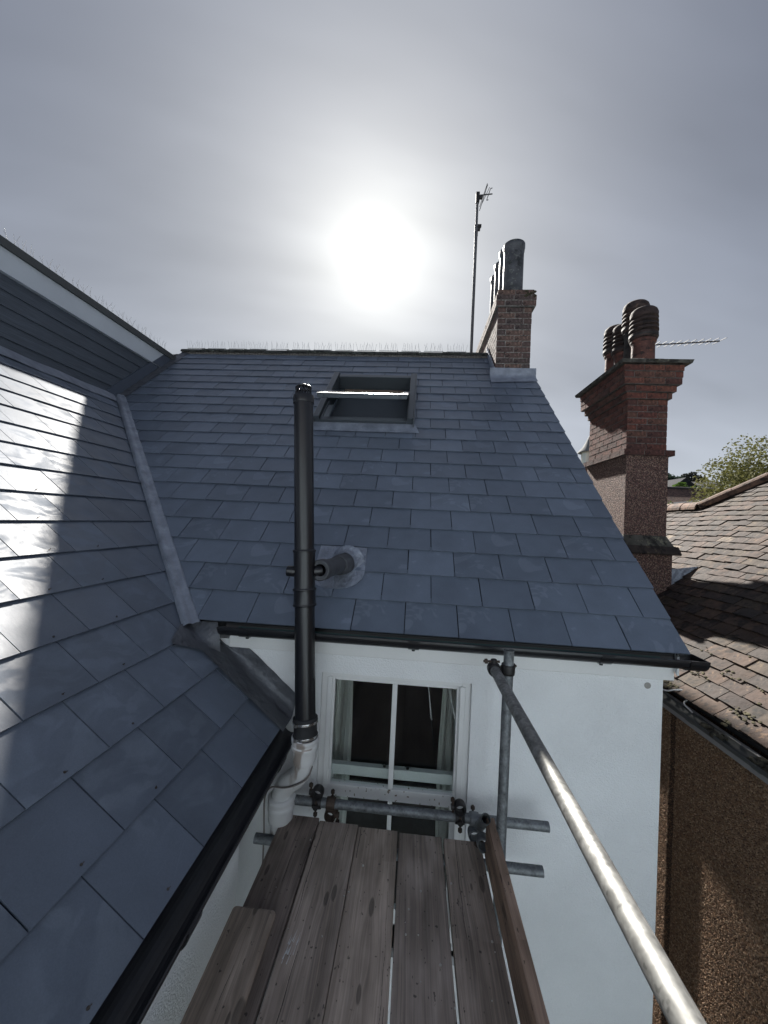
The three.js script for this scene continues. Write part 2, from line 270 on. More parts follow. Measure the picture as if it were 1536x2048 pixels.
// ---------------------------------------------------------------- ground
{
  const g = new THREE.PlaneGeometry(900, 900, 90, 90).rotateX(-Math.PI / 2), p = g.attributes.position;
  for (let i = 0; i < p.count; i++) { const x = p.getX(i), z = p.getZ(i), d = Math.max(0, -z - 14 + Math.max(0, x) * 0.15); p.setY(i, Math.min(14, d * 0.16) + (d > 0 ? 0.4 * Math.sin(x * 0.07) : 0)); }
  g.computeVertexNormals();
  const gm = mat(0.07, 0.09, 0.035, 0.95, { map: tileMap });
  const o = shade(new THREE.Mesh(boxUV(g), gm)); o.name = 'ground'; o.userData.kind = 'structure'; scene.add(o);
  const y = shade(new THREE.Mesh(boxUV(new THREE.BoxGeometry(14, 0.08, 12).translate(0.5, 0.044, 3)), mat(0.42, 0.41, 0.39, 0.9, { map: tileMap }))); y.name = 'yard_paving'; y.userData.kind = 'structure'; scene.add(y);
}

// ---------------------------------------------------------------- the house
const PF = Math.atan2(3.115, 3.5), PL = Math.atan(0.837);
const sF = Math.sin(PF), cF = Math.cos(PF), sL = Math.sin(PL), cL = Math.cos(PL);
const onFront = (u, v, n = 0) => [u, -0.645 + v * sF + n * cF, -2.2 - v * cF + n * sF];
const onLeft = (u, v, n = 0) => [-0.695 - v * cL + n * sL, -1.19 + v * sL + n * cL, -u];
const house = thing('house', 'white rendered house with new dark slate roofs, under repair behind the scaffold', 'house');
// walls
{
  const sh = new THREE.Shape([[-3.9, -H], [1.417, -H], [1.417, -0.76], [-3.9, -0.76]].map((p) => new THREE.Vector2(...p)));
  sh.holes.push(new THREE.Path([[-0.503, -2.45], [-0.503, -0.915], [0.376, -0.915], [0.376, -2.45]].map((p) => new THREE.Vector2(...p))));
  part(house, 'front_wall', new THREE.ExtrudeGeometry(sh, { depth: 0.24, bevelEnabled: false }).translate(0, 0, -2.51), whiteRender);
  part(house, 'gable_wall', prism([[-2.51, -H], [-2.51, -0.78], [-5.7, 2.3], [-9.0, 2.2], [-9.0, -H]], 0.22, (a, b, d) => [1.197 + d, b, a]), whiteRender);
  part(house, 'rear_wall', box(-3.9, 1.197, -H, 2.2, -9, -8.78), whiteRender);
  part(house, 'wing_wall', box(-1.02, -0.79, -H, -1.27, -1.89, 0.9), whiteRender);
  part(house, 'wing_end_wall', prism([[-0.80, -H], [-0.80, -1.3], [-3.6, 1.15], [-5.5, 1.15], [-5.5, -H]], 0.2, (a, b, d) => [a, b, 0.70 + d]), whiteRender);
  part(house, 'wing_return_wall', box(-3.9, -1.02, -H, -1.3, -2.1, -1.89), whiteRender);
  part(house, 'fascia_board', rbox(-1.07, 1.458, -0.80, -0.672, -2.268, -2.243, 0.004), whitePaint);
  part(house, 'verge_soffit', box(1.419, 1.455, -0.80, -0.70, -2.5, -2.27), whitePaint);
  // plug hole in the render near the corner
  part(house, 'render_plug', lathe([[0, 0], [0.016, 0.001], [0.018, 0.004], [0, 0.006]], v3(1.335, -0.845, -2.272), v3(1.335, -0.845, -2.2), 14), mat(0.3, 0.29, 0.27, 0.9));
  // window reveal board and room behind the window
  part(house, 'room_floor', box(-1.6, 1.15, -3.3, -3.2, -8.6, -2.52), carpet);
  part(house, 'room_ceiling', box(-1.6, 1.15, -0.72, -0.66, -8.6, -2.52), roomPaint);
  part(house, 'room_back_wall', box(-1.6, 1.15, -3.2, -0.72, -8.7, -8.6), roomPaint);
  part(house, 'room_side_wall', box(-1.7, -1.6, -3.2, -0.72, -8.6, -2.52), roomPaint);
  part(house, 'room_side_wall', box(1.06, 1.16, -3.2, -0.72, -8.6, -2.52), roomPaint);
}
function deck(name, origin, pitch, yaw, geo, m = deckMat, label) {
  const b = baseOf(house), o = shade(new THREE.Mesh(boxUV(geo), m)); o.name = name; if (label) o.userData.label = label;
  o.position.set(origin[0] - b[0], origin[1] - b[1], origin[2] - b[2]); o.rotation.order = 'YXZ'; o.rotation.set(pitch, yaw, 0); return o;
}
function flat(poly, t, hole) {                        // deck shape in (u, v), top at n = -0.012
  const s = new THREE.Shape(poly.map((p) => new THREE.Vector2(...p))); if (hole) s.holes.push(new THREE.Path(hole.map((p) => new THREE.Vector2(...p))));
  return new THREE.ExtrudeGeometry(s, { depth: t, bevelEnabled: false }).rotateX(-Math.PI / 2).translate(0, -0.012 - t, 0);
}
// slating: rows of slates each a mesh of its own, cut to the shape of the slope
function slating(roof, slateMats, rows, gauge, width, phase, uMin, uMax, cut, T = 0.0075) {
  const full = []; for (let k = 0; k < 8; k++) full.push(null);
  const L = gauge + 0.045;
  for (let r = 0; r < rows; r++) {
    const v0 = r * gauge, off = (r % 2) * 0.5;
    const k0 = Math.floor((uMin - phase) / width) - 1, k1 = Math.ceil((uMax - phase) / width) + 1;
    for (let k = k0; k <= k1; k++) {
      const a = phase + (k + off) * width + 0.0026 + rr(-0.0008, 0.0008), b = a + width - 0.0052;
      let poly = [[a, v0], [b, v0], [b, v0 + L], [a, v0 + L]];
      const A0 = area(poly);
      let pieces = cut(poly, r, v0);
      for (const q of pieces) {
        if (q.length < 3 || area(q) < 0.0016) continue;
        const lift = rr(-0.0008, 0.0012), m = slateMats[Math.floor(R() * slateMats.length)];
        if (Math.abs(area(q) - A0) < 1e-6) {          // an uncut slate: shared geometry
          const id = Math.floor(R() * 8);
          if (!full[id]) full[id] = slab([[0.0026, 0], [width - 0.0026, 0], [width - 0.0026, L], [0.0026, L]], 0.0185, 0.0045, 0, L, T, rr(0, 2.4), rr(0, 2.4));
          const o = shade(new THREE.Mesh(full[id], m)); o.name = 'slate'; o.position.set(a - 0.0026, lift, -v0); o.rotation.set(rr(-0.005, 0.002), rr(-0.0016, 0.0016), rr(-0.004, 0.004)); roof.add(o);
        } else {
          const o = shade(new THREE.Mesh(slab(q, 0.0185, 0.0045, v0, v0 + L, T, rr(0, 2.4), rr(0, 2.4)), m)); o.name = 'slate'; o.position.y = lift; roof.add(o);
        }
      }
    }
  }
}
function rivets(roof, list) {                         // the little copper tails that hold each slate down
  const gs = list.map(([u, v]) => mergeGeometries([new THREE.CylinderGeometry(0.0045, 0.0045, 0.0014, 8).translate(u, 0.0187, -v), new THREE.CylinderGeometry(0.0014, 0.0014, 0.013, 5).rotateZ(rr(-0.9, 0.9)).rotateX(rr(-0.8, 0.8)).translate(u, 0.0225, -v)]));
  const o = shade(new THREE.Mesh(mergeGeometries(gs), mat(0.06, 0.05, 0.045, 0.5, { metalness: 0.4 }))); o.name = 'rivet_tails'; o.userData.kind = 'stuff'; roof.add(o);
}
const GF = 0.2213, WF = 0.306;
const SKY = [-1.115, -0.058, 2.40, 3.70];             // rooflight opening in the front slope: u0 u1 v0 v1
const frontRoof = deck('front_roof', [0, -0.645, -2.2], PF, 0, flat([[-1.30, 0.02], [1.47, 0.02], [1.47, 4.68], [-3.85, 4.68], [-3.85, 3.05]], 0.06, [[SKY[0] + 0.06, SKY[2] + 0.06], [SKY[0] + 0.06, SKY[3] - 0.06], [SKY[1] - 0.06, SKY[3] - 0.06], [SKY[1] - 0.06, SKY[2] + 0.06]]), deckMat, 'front slope of dark blue grey slates below the mossy ridge');
house.add(frontRoof);
slating(frontRoof, cleanSlates, 21, GF, WF, 1.503, -4.3, 1.5, (p, r, v0) => {
  const vtx = 1.485 - 0.0 * r; p = clip(p, 1, 0, vtx + (r < 3 ? 0.015 : 0));
  p = clip(p, 0, 1, 4.655);
  p = clip(p, -1, 0, 3.735); if (v0 < 3.1) p = clip(p, -2.945, -2.347, 3.70);        // the valley line
  if (v0 > 3.7) p = clip(p, 1, 0, 0.965);
  if (p.length < 3) return [];
  const vs = p.map((q) => q[1]), us = p.map((q) => q[0]);
  if (Math.min(...us) < SKY[1] && Math.max(...us) > SKY[0] && Math.min(...vs) < SKY[3] && Math.max(...vs) > SKY[2])
    return [clip(p, 1, 0, SKY[0]), clip(p, -1, 0, -SKY[1]), clip(clip(clip(p, 1, 0, SKY[1]), -1, 0, -SKY[0]), 0, 1, SKY[2]), clip(clip(clip(p, 1, 0, SKY[1]), -1, 0, -SKY[0]), 0, -1, -SKY[3])];
  return [p];
});
const GL = 0.2425, WL = 0.302;
const valleyU = (v) => 2.2 + (v - 0.849) * 0.7215;
const leftRoof = deck('side_roof', [-0.695, -1.19, 0], PL, Math.PI / 2, flat([[-0.95, 0.02], [2.25, 0.02], [2.25, 0.8], [2.3, 0.95], [4.45, 3.95], [-0.95, 3.95]], 0.06), deckMat, 'side slope of scuffed slates glinting in the low sun');
house.add(leftRoof);
slating(leftRoof, scuffedSlates, 17, GL, WL, 1.63, -0.6, 4.6, (p, r, v0) => {
  p = clip(p, 0, 1, 3.93);
  return [v0 + GL < 0.9 ? clip(p, 1, 0, 2.245) : clip(p, 1, -0.7215, 2.2 - 0.849 * 0.7215 - 0.01)];
});
{ const l = []; for (let r = 0; r < 14; r++) for (let k = -2; k < 11; k++) { const u = 1.63 + WL * (k + 0.5 + (r % 2) * 0.5 - 4) + rr(-0.03, 0.03); if (u < valleyU(r * GL) - 0.25 && u < 2.1) l.push([u, r * GL + 0.022]); } rivets(leftRoof, l); }
// rear slope, verge edge, ridge
part(house, 'rear_roof', solid([[[-3.9, 2.45, -5.7], [1.47, 2.45, -5.7], [1.47, 2.28, -9.1], [-3.9, 2.28, -9.1]], [[-3.9, 2.38, -5.7], [-3.9, 2.2, -9.1], [1.47, 2.2, -9.1], [1.47, 2.38, -5.7]], [[1.47, 2.45, -5.7], [1.47, 2.38, -5.7], [1.47, 2.2, -9.1], [1.47, 2.28, -9.1]]]), edgeDark);  // unseen rear kept high and shaped to cast the shadow edge on the neighbour wall
{
  const b = onFront(1.462, 0.0, -0.02), t = onFront(1.462, 4.6, -0.02), hh = 0.10;
  part(house, 'verge_board', solid([[b, t, [t[0], t[1] - hh, t[2]], [b[0], b[1] - hh, b[2]]], [[1.45, b[1], b[2]], [1.45, b[1] - hh, b[2]], [1.45, t[1] - hh, t[2]], [1.45, t[1], t[2]]], [b, [b[0], b[1] - hh, b[2]], [1.45, b[1] - hh, b[2]], [1.45, b[1], b[2]]]]), mat(0.55, 0.57, 0.58, 0.6));
  for (let x = -3.72; x < 0.95; x += 0.335) {
    const L = Math.min(0.33, 0.96 - x), dy = rr(-0.006, 0.006), n = 8, prof = [];
    for (let k = 0; k <= n; k++) { const a = -1.05 + 2.1 * k / n; prof.push([Math.sin(a) * 0.10, Math.cos(a) * 0.10 - 0.055]); }
    const inner = prof.slice().reverse().map(([a, c]) => [a * 0.85, c - 0.016]);
    part(house, 'ridge_tile', prism([...prof, ...inner], L, (a, c, d) => [x + d, 2.487 + c + dy, -5.7 + a]), mossyRidge);
  }
  part(house, 'ridge_bedding', box(-3.72, 0.95, 2.37, 2.505, -5.75, -5.65), sootMortar);
}
// valley roll of lead, in two lengths, and the saddle at its foot
function roll(v0, v1, w, h) {
  const A = v3(...onFront(-1.30 - 0.79 * v0, v0)), B = v3(...onFront(-1.30 - 0.79 * v1, v1));
  const dir = B.clone().sub(A), up = v3(sL, cL, 0).add(v3(0, cF, sF)).normalize(), sd = dir.clone().normalize().cross(up).normalize();
  const n = 12, m = 26, pos = [], idx = [];
  for (let j = 0; j <= m; j++) for (let i = 0; i <= n; i++) {
    const s = i / n * 2 - 1, ht = h * Math.pow(Math.max(0, 1 - Math.abs(s) ** 3.0), 0.7) + rr(-0.0012, 0.0012), q = A.clone().addScaledVector(dir, j / m).addScaledVector(sd, s * w / 2).addScaledVector(up, ht - 0.012 + 0.022 * Math.abs(s));
    pos.push(q.x, q.y, q.z); if (i < n && j < m) { const a = j * (n + 1) + i; idx.push(a, a + 1, a + n + 1, a + 1, a + n + 2, a + n + 1); }
  }
  const g = new THREE.BufferGeometry(); g.setAttribute('position', new THREE.Float32BufferAttribute(pos, 3)); g.setIndex(idx); g.computeVertexNormals(); g.setAttribute('uv', new THREE.BufferAttribute(new Float32Array(pos.length / 3 * 2), 2)); return g;
}
part(house, 'valley_lead', roll(-0.05, 1.33, 0.105, 0.045), lead);
part(house, 'valley_lead', roll(1.31, 3.02, 0.11, 0.048), lead);
function sheet(f, nu, nv, m, name, parent = house, label) {      // curved sheet f(s, t) -> [x, y, z]
  const pos = [], idx = []; for (let j = 0; j <= nv; j++) for (let i = 0; i <= nu; i++) { pos.push(...f(i / nu, j / nv)); if (i < nu && j < nv) { const a = j * (nu + 1) + i; idx.push(a, a + 1, a + nu + 1, a + 1, a + nu + 2, a + nu + 1); } }
  const g = new THREE.BufferGeometry(); g.setAttribute('position', new THREE.Float32BufferAttribute(pos, 3)); g.setIndex(idx); g.computeVertexNormals(); g.setAttribute('uv', new THREE.BufferAttribute(new Float32Array(pos.length / 3 * 2), 2));
  return part(parent, name, g, m, label);
}
{                                                     // saddle under the end of the roll, dressed over the slates and the corner of the eaves
  const P = [[-1.255, -0.722, -1.965], [-1.300, -0.668, -2.11], [-1.30, -0.648, -2.2], [-1.135, -0.648, -2.215]], Q = [[-1.236, -0.738, -1.952], [-1.19, -0.78, -2.03], [-1.14, -0.82, -2.115], [-1.098, -0.845, -2.20]];
  const lerp = (A, t) => { const k = Math.min(2, Math.floor(t * 3)), f = t * 3 - k; return A[k].map((a, i) => mix(a, A[k + 1][i], f)); };
  sheet((s, t) => { const a = lerp(P, s), b = lerp(Q, s), l = 0.022 * Math.sin(Math.PI * t) * Math.sqrt(s) + 0.0025 * Math.sin(13 * s + 7 * t); const q = a.map((v, i) => mix(v, b[i], t)); const f = -1.19 + (-0.695 - q[0]) * sL / cL + 0.034; return [q[0] + l * 0.5, Math.max(q[1] + l * 0.7, f), q[2] + l * 0.5]; }, 24, 14, darkLead, 'lead_saddle', house, 'dark lead saddle at the foot of the valley');
}
// flashing where the side slope runs down the front wall
sheet((s, t) => {
  const v = mix(0.62, -0.02, s), f = t * 2, y0 = -1.19 + v * sL;
  if (f < 1) return onLeft(mix(2.09, 2.225, f), v, 0.026 + 0.004 * f);
  const g = f - 1, c = onLeft(2.225, v, 0.03), h = Math.min(0.125, -0.805 - c[1]); return [c[0] + 0.01 * g, c[1] + Math.max(0.01, h) * g + 0.002 * Math.sin(v * 50), mix(-2.225, -2.266, Math.sqrt(Math.min(1, g * 2.5)))];
}, 24, 18, darkLead, 'abutment_flashing');
// side wing: lead apron under the dormer, dormer cheek with lapped boards
sheet((s, t) => onLeft(mix(-0.95, 4.36, s), mix(3.80, 3.955, t), 0.02 + 0.004 * Math.sin(s * 60) + 0.014 * t), 60, 3, lead, 'lead_apron');
const dormer = new THREE.Group(); dormer.name = 'dormer'; dormer.userData.label = 'flat roofed dormer clad in grey lapped boards'; house.add(dormer);
const frontY = (z) => -0.645 + (-2.2 - z) * sF / cF;  // height of the front slope above a depth
part(dormer, 'dormer_wall', prism([[0.95, 1.30], [-4.42, 1.30], [-5.55, 2.30], [0.95, 2.30]], 2.6, (a, b, d) => [-6.36 + d, b, a]), trimGrey);
for (let k = 0; k < 5; k++) {
  const y0 = 1.335 + k * 0.139, y1 = y0 + 0.150, zc = (y) => -2.2 - (y + 0.645) * cF / sF + 0.02;
  part(dormer, 'cladding_board', hexa([[-3.758, y0, 0.95], [-3.736, y0, 0.95], [-3.736, y0, zc(y0)], [-3.758, y0, zc(y0)]], [[-3.758, y1, 0.95], [-3.750, y1, 0.95], [-3.750, y1, zc(y1)], [-3.758, y1, zc(y1)]]), cladding);
}
{
  const zc = (y) => -2.2 - (y + 0.645) * cF / sF + 0.02;
  part(dormer, 'fascia_board', prism([[0.95, 2.03], [zc(2.03), 2.03], [zc(2.235), 2.235], [0.95, 2.235]], 0.05, (a, b, d) => [-3.755 + d, b, a]), fasciaPale, 'pale grey fascia board');
  part(dormer, 'roof_edge', prism([[0.95, 2.235], [zc(2.235), 2.235], [zc(2.31), 2.31], [0.95, 2.31]], 2.72, (a, b, d) => [-6.4 + d, b, a]), edgeDark, 'dark flat roof edge');
  const cb = (y0, y1, w, x1) => prism([[zc(y0) - 0.02, y0], [zc(y0) - 0.02 + w, y0], [zc(y1) - 0.02 + w, y1], [zc(y1) - 0.02, y1]], 0.03, (a, b, d) => [x1 - 0.03 + d, b, a]);
  part(dormer, 'corner_board', cb(1.34, 2.03, 0.22, -3.715), trimGrey); part(dormer, 'corner_board', cb(2.034, 2.235, 0.22, -3.698), trimGrey);
  sheet((s, t) => { const v = mix(3.0, 4.66, s); return onFront(mix(-3.715, -3.60, t), v, 0.02 + 0.012 * (1 - t) + 0.003 * Math.sin(s * 70)); }, 30, 3, darkLead, 'cheek_flashing');
}
// gutters
function gutterRun(x0, x1, y, z, r) { const p = [], n = 12; for (let k = 0; k <= n; k++) { const a = Math.PI * k / n; p.push([Math.cos(a) * r, -Math.sin(a) * r]); } for (let k = n; k >= 0; k--) { const a = Math.PI * k / n; p.push([Math.cos(a) * (r - 0.004), -Math.sin(a) * (r - 0.004)]); } return prism(p, x1 - x0, (a, b, d) => [x0 + d, y + b, z + a]); }
const frontGutter = part(house, 'front_gutter', [gutterRun(-1.09, 1.50, -0.652, -2.183, 0.057), box(-1.09, 1.50, -0.659, -0.649, -2.131, -2.121)], blackPlastic, 'black half round gutter below the front slope');
for (const x of [-0.94, 0.03, 1.05]) part(frontGutter, 'gutter_union', [gutterRun(x - 0.03, x + 0.03, -0.650, -2.183, 0.0632), rod(v3(x, -0.71, -2.2), v3(x, -0.728, -2.2), 0.010)], blackPlastic);
part(frontGutter, 'stop_end', [gutterRun(1.46, 1.545, -0.648, -2.183, 0.066), prism(Array.from({ length: 15 }, (_, k) => [Math.cos(Math.PI * k / 14) * 0.066, -Math.sin(Math.PI * k / 14) * 0.066]), 0.006, (a, b, d) => [1.545 + d, -0.648 + b, -2.183 + a])], blackPlastic);
const sideGutter = part(house, 'side_gutter', gutterRun(-0.95, 2.24, 0, 0, 0.058).rotateY(Math.PI / 2).translate(-0.650, -1.212, 0), dustyBlack, 'black gutter below the side slope');
for (const z of [-1.9, -1.12, -0.3]) part(sideGutter, 'gutter_union', gutterRun(-0.035, 0.035, 0, 0, 0.0645).rotateY(Math.PI / 2).translate(-0.650, -1.211, z), dustyBlack);
part(house, 'side_fascia_board', rbox(-0.785, -0.715, -1.36, -1.215, -2.1, 0.92, 0.004), edgeDark);
sheet((s, t) => { const x = mix(-1.0, 1.36, s), wob = 0.012 * Math.sin(s * 21) * Math.sin(s * 6.1) + 0.006 * Math.sin(s * 57); return [x, -0.662 - 0.03 * t + wob * t * 0.7, -2.208 + 0.016 * t + wob * 0.4]; }, 70, 4, teal, 'underlay_strip', house, 'dark green underlay strip drooping over the gutter');
// lead apron and steps round the near chimney, on the front slope
sheet((s, t) => { const u = mix(0.90, 1.49, s); return t < 0.5 ? onFront(u, mix(3.70 + 0.05 * s, 3.885, t * 2), 0.022) : [u, 1.94 + 0.02 + (t - 0.5) * 0.22, -5.082]; }, 20, 8, lead, 'chimney_apron');
for (let k = 0; k < 8; k++) { const z = -5.10 - k * 0.085, y = frontY(z) + 0.02; part(house, 'step_flashing', hexa([[0.955, y, z + 0.01], [0.964, y, z + 0.01], [0.964, y + 0.075, z - 0.085], [0.955, y + 0.075, z - 0.085]], [[0.952, y + 0.13, z + 0.01], [0.964, y + 0.13, z + 0.01], [0.964, y + 0.14, z - 0.08], [0.952, y + 0.14, z - 0.08]]), lead); }
// ---------------------------------------------------------------- sash window
{
  const win = new THREE.Group(); win.name = 'sash_window'; win.userData.label = 'white two light sash window with flaking paint'; house.add(win);
  const zf = -2.315, bar = (n, x0, x1, y0, y1, z0, z1, m = whitePaint) => part(win, n, rbox(x0, x1, y0, y1, z0, z1, 0.004), m);
  bar('frame', -0.503, -0.452, -2.45, -0.917, -2.45, zf + 0.02); bar('frame', 0.325, 0.376, -2.45, -0.917, -2.45, zf + 0.02); bar('frame', -0.452, 0.325, -0.945, -0.917, -2.45, zf + 0.02);
  bar('bead', -0.470, -0.440, -2.4, -0.945, zf + 0.018, zf + 0.028); bar('bead', 0.312, 0.345, -2.4, -0.945, zf + 0.018, zf + 0.028);
  const U = part(win, 'upper_sash', rbox(-0.452, 0.325, -1.655, -1.585, zf - 0.04, zf + 0.008, 0.004), flakyPaint, 'upper sash with flaking bottom rail');
  const ub = (x0, x1, y0, y1) => part(U, 'sash_bar', rbox(x0, x1, y0, y1, zf - 0.036, zf + 0.004, 0.004), whitePaint);
  ub(-0.452, -0.428, -1.585, -0.945); ub(0.298, 0.325, -1.585, -0.945); ub(-0.428, 0.298, -0.970, -0.945); ub(-0.082, -0.052, -1.585, -0.970);
  part(U, 'pane', box(-0.428, -0.082, -1.585, -0.97, zf - 0.02, zf - 0.017), glass); part(U, 'pane', box(-0.052, 0.298, -1.585, -0.97, zf - 0.02, zf - 0.017), glass);
  const z2 = zf - 0.05, Lw = part(win, 'lower_sash', rbox(-0.452, 0.325, -1.565, -1.505, z2 - 0.045, z2 - 0.002, 0.004), whitePaint, 'lower sash with latch on its top rail');
  const lb = (x0, x1, y0, y1) => part(Lw, 'sash_bar', rbox(x0, x1, y0, y1, z2 - 0.043, z2 - 0.004, 0.004), whitePaint);
  lb(-0.452, -0.42, -2.42, -1.565); lb(0.293, 0.325, -2.42, -1.565); lb(-0.42, 0.293, -2.42, -2.33); lb(-0.08, -0.053, -2.33, -1.565);
  part(Lw, 'pane', box(-0.42, -0.08, -2.33, -1.565, z2 - 0.026, z2 - 0.023), glass); part(Lw, 'pane', box(-0.053, 0.293, -2.33, -1.565, z2 - 0.026, z2 - 0.023), glass);
  for (const x of [-0.11, 0.03]) part(Lw, 'catch', [rod(v3(x, -1.505, z2 - 0.02), v3(x, -1.488, z2 - 0.02), 0.009), rod(v3(x - 0.018, -1.49, z2 - 0.02), v3(x + 0.02, -1.486, z2 - 0.016), 0.004)], darkSteel);
  part(win, 'sill', rbox(-0.55, 0.42, -2.52, -2.45, -2.45, -2.22, 0.008), whitePaint);
}
function curtain(x0, x1, label) {
  const pos = [], idx = [], n = 60, m = 10; for (let s = 0; s < 2; s++) for (let j = 0; j <= m; j++) for (let i = 0; i <= n; i++) { const t = i / n, y = mix(-2.9, -0.78, j / m); pos.push(mix(x0, x1, t) + 0.01 * Math.sin(j * 0.8 + t * 9), y, -2.60 + 0.028 * Math.sin(t * 25 + 0.25 * Math.sin(j)) + 0.012 * Math.sin(t * 61 + 1) - s * 0.004); }
  const w = n + 1, q = (m + 1) * w; for (let s = 0; s < 2; s++) for (let j = 0; j < m; j++) for (let i = 0; i < n; i++) { const a = s * q + j * w + i; idx.push(a, a + 1, a + w, a + 1, a + w + 1, a + w); }
  const g = new THREE.BufferGeometry(); g.setAttribute('position', new THREE.Float32BufferAttribute(pos, 3)); g.setIndex(idx); g.computeVertexNormals(); g.setAttribute('uv', new THREE.BufferAttribute(new Float32Array(pos.length / 3 * 2), 2));
  single('curtain', label, 'curtain', g, curtainMat, [(x0 + x1) / 2, -2.9, -2.6], 'curtains in the sash window');
}
curtain(-0.56, -0.36, 'pale gathered curtain behind the window pane beside the soil pipe');
curtain(0.235, 0.44, 'pale gathered curtain behind the window pane beside the scaffold upright');

// ---------------------------------------------------------------- rooflight in the front slope
{
  const b = [0, -0.645, -2.2], rw = thing('roof_window', 'dark framed pivot rooflight tilted open in the front slate slope', 'rooflight', b);
  rw.rotation.x = PF;
  const lp = (n, g, m, parent = rw, label) => { const o = shade(new THREE.Mesh(boxUV(Array.isArray(g) ? join(g) : g), m)); o.name = n; if (label) o.userData.label = label; parent.add(o); return o; };
  const [u0, u1, w0, w1] = SKY, bx = (a, c, n0, n1, d, e) => rbox(a, c, n0, n1, -e, -d, 0.005);
  lp('side_frame', bx(u0, u0 + 0.065, -0.1, 0.115, w0 + 0.05, w1), darkAlu); lp('side_frame', bx(u1 - 0.065, u1, -0.1, 0.115, w0 + 0.05, w1), darkAlu);
  lp('head_frame', bx(u0 + 0.065, u1 - 0.065, -0.1, 0.085, w1 - 0.07, w1 - 0.002), darkAlu); lp('bottom_frame', bx(u0 + 0.065, u1 - 0.065, -0.1, 0.075, w0 + 0.05, w0 + 0.12), darkAlu);
  for (const u of [u0 - 0.012, u1 + 0.001]) lp('side_flashing', bx(u, u + 0.011, 0.0, 0.108, w0, w1 + 0.02), paleAlu);
  lp('bottom_apron', solid([[[u0 - 0.05, 0.022, -(w0 - 0.09)], [u1 + 0.07, 0.022, -(w0 - 0.09)], [u1 + 0.02, 0.045, -(w0 + 0.055)], [u0 - 0.02, 0.045, -(w0 + 0.055)]], [[u0 - 0.02, 0.045, -(w0 + 0.055)], [u1 + 0.02, 0.045, -(w0 + 0.055)], [u1 + 0.02, 0.03, -(w0 + 0.056)], [u0 - 0.02, 0.03, -(w0 + 0.056)]]]), lead, rw, 'grey apron below the rooflight');
  lp('inner_cover', bx(u0 + 0.09, u0 + 0.15, 0.052, 0.07, w0 + 0.13, w0 + 0.42), paleAlu); lp('track', bx(u0 + 0.066, u0 + 0.085, 0.02, 0.075, w0 + 0.12, w0 + 0.5), paleAlu);
  for (const [n, g] of [['lining', bx(u0 + 0.06, u0 + 0.075, -0.4, -0.1, w0 + 0.06, w1 - 0.06)], ['lining', bx(u1 - 0.075, u1 - 0.06, -0.4, -0.1, w0 + 0.06, w1 - 0.06)], ['lining', bx(u0 + 0.075, u1 - 0.075, -0.4, -0.1, w1 - 0.075, w1 - 0.06)], ['lining', bx(u0 + 0.075, u1 - 0.075, -0.4, -0.1, w0 + 0.06, w0 + 0.075)]]) lp(n, g, n === 'lining' ? trimGrey : pine);
  lp('shade_panel', bx(u0 + 0.076, u1 - 0.076, -0.13, -0.115, w0 + 0.08, w1 - 0.08), mat(0.06, 0.065, 0.075, 0.7), rw, 'dark panel added for the shade inside the open rooflight');  // dark panel added to stand for the shade inside the opening
  const sash = lp('sash', join([]. concat([[u0 + 0.07, u0 + 0.135, -0.62, 0.60], [u1 - 0.135, u1 - 0.07, -0.62, 0.60]].map(([a, c, d, e]) => rbox(a, c, -0.012, 0.03, -e, -d, 0.005)))), darkAlu, rw, 'tilted sash'); sash.position.set(0, 0.10, -3.05); sash.rotation.x = -0.36;
  const sp = (n, g, m) => lp(n, g, m, sash);
  sp('bottom_rail', rbox(u0 + 0.135, u1 - 0.135, -0.012, 0.03, 0.56, 0.62, 0.005), darkAlu); sp('top_rail', rbox(u0 + 0.135, u1 - 0.135, -0.03, 0.03, -0.60, -0.54, 0.005), pine);
  sp('bottom_cover', rbox(u0 + 0.06, u1 - 0.06, 0.031, 0.040, 0.50, 0.635, 0.003), paleAlu);
  for (const u of [u0 + 0.062, u1 - 0.132]) sp('side_cover', rbox(u, u + 0.07, 0.031, 0.042, 0.05, 0.498, 0.003), paleAlu);
  sp('pane', new THREE.BoxGeometry(u1 - u0 - 0.27, 0.004, 1.1).translate((u0 + u1) / 2, 0.012, 0.01), glass);
}
// ---------------------------------------------------------------- bird spikes
function spikes(A, B, n, label, group) {
  const dir = B.clone().sub(A), L = dir.length() / n;
  for (let k = 0; k < n; k++) {
    const a = A.clone().addScaledVector(dir, k / n), b = A.clone().addScaledVector(dir, (k + 0.86) / n), gs = [rod(a, b, 0.006, 5)];
    const d = dir.clone().normalize(), sd = v3(0, 1, 0).cross(d).normalize();
    for (let i = 0; i < 11; i++) { const p = a.clone().lerp(b, (i + 0.5) / 11), s = (i % 3) - 1; gs.push(rod(p, p.clone().add(v3(0, 0.105, 0)).addScaledVector(sd, s * 0.045).addScaledVector(d, rr(-0.035, 0.035)), 0.0016, 4)); }
    single('bird_spike_strip', label, 'bird spikes', gs, mat(0.5, 0.5, 0.5, 0.4, { metalness: 0.5 }), [a.x, a.y, a.z], group, 'stuff');
  }
}
spikes(v3(-3.66, 2.548, -5.7), v3(0.70, 2.548, -5.7), 13, 'thin wire bird spikes standing on the mossy ridge', 'bird spikes on the ridge');
spikes(v3(-3.72, 2.315, -5.3), v3(-3.72, 2.315, -2.7), 8, 'thin wire bird spikes along the dormer roof edge', 'bird spikes on the dormer edge');

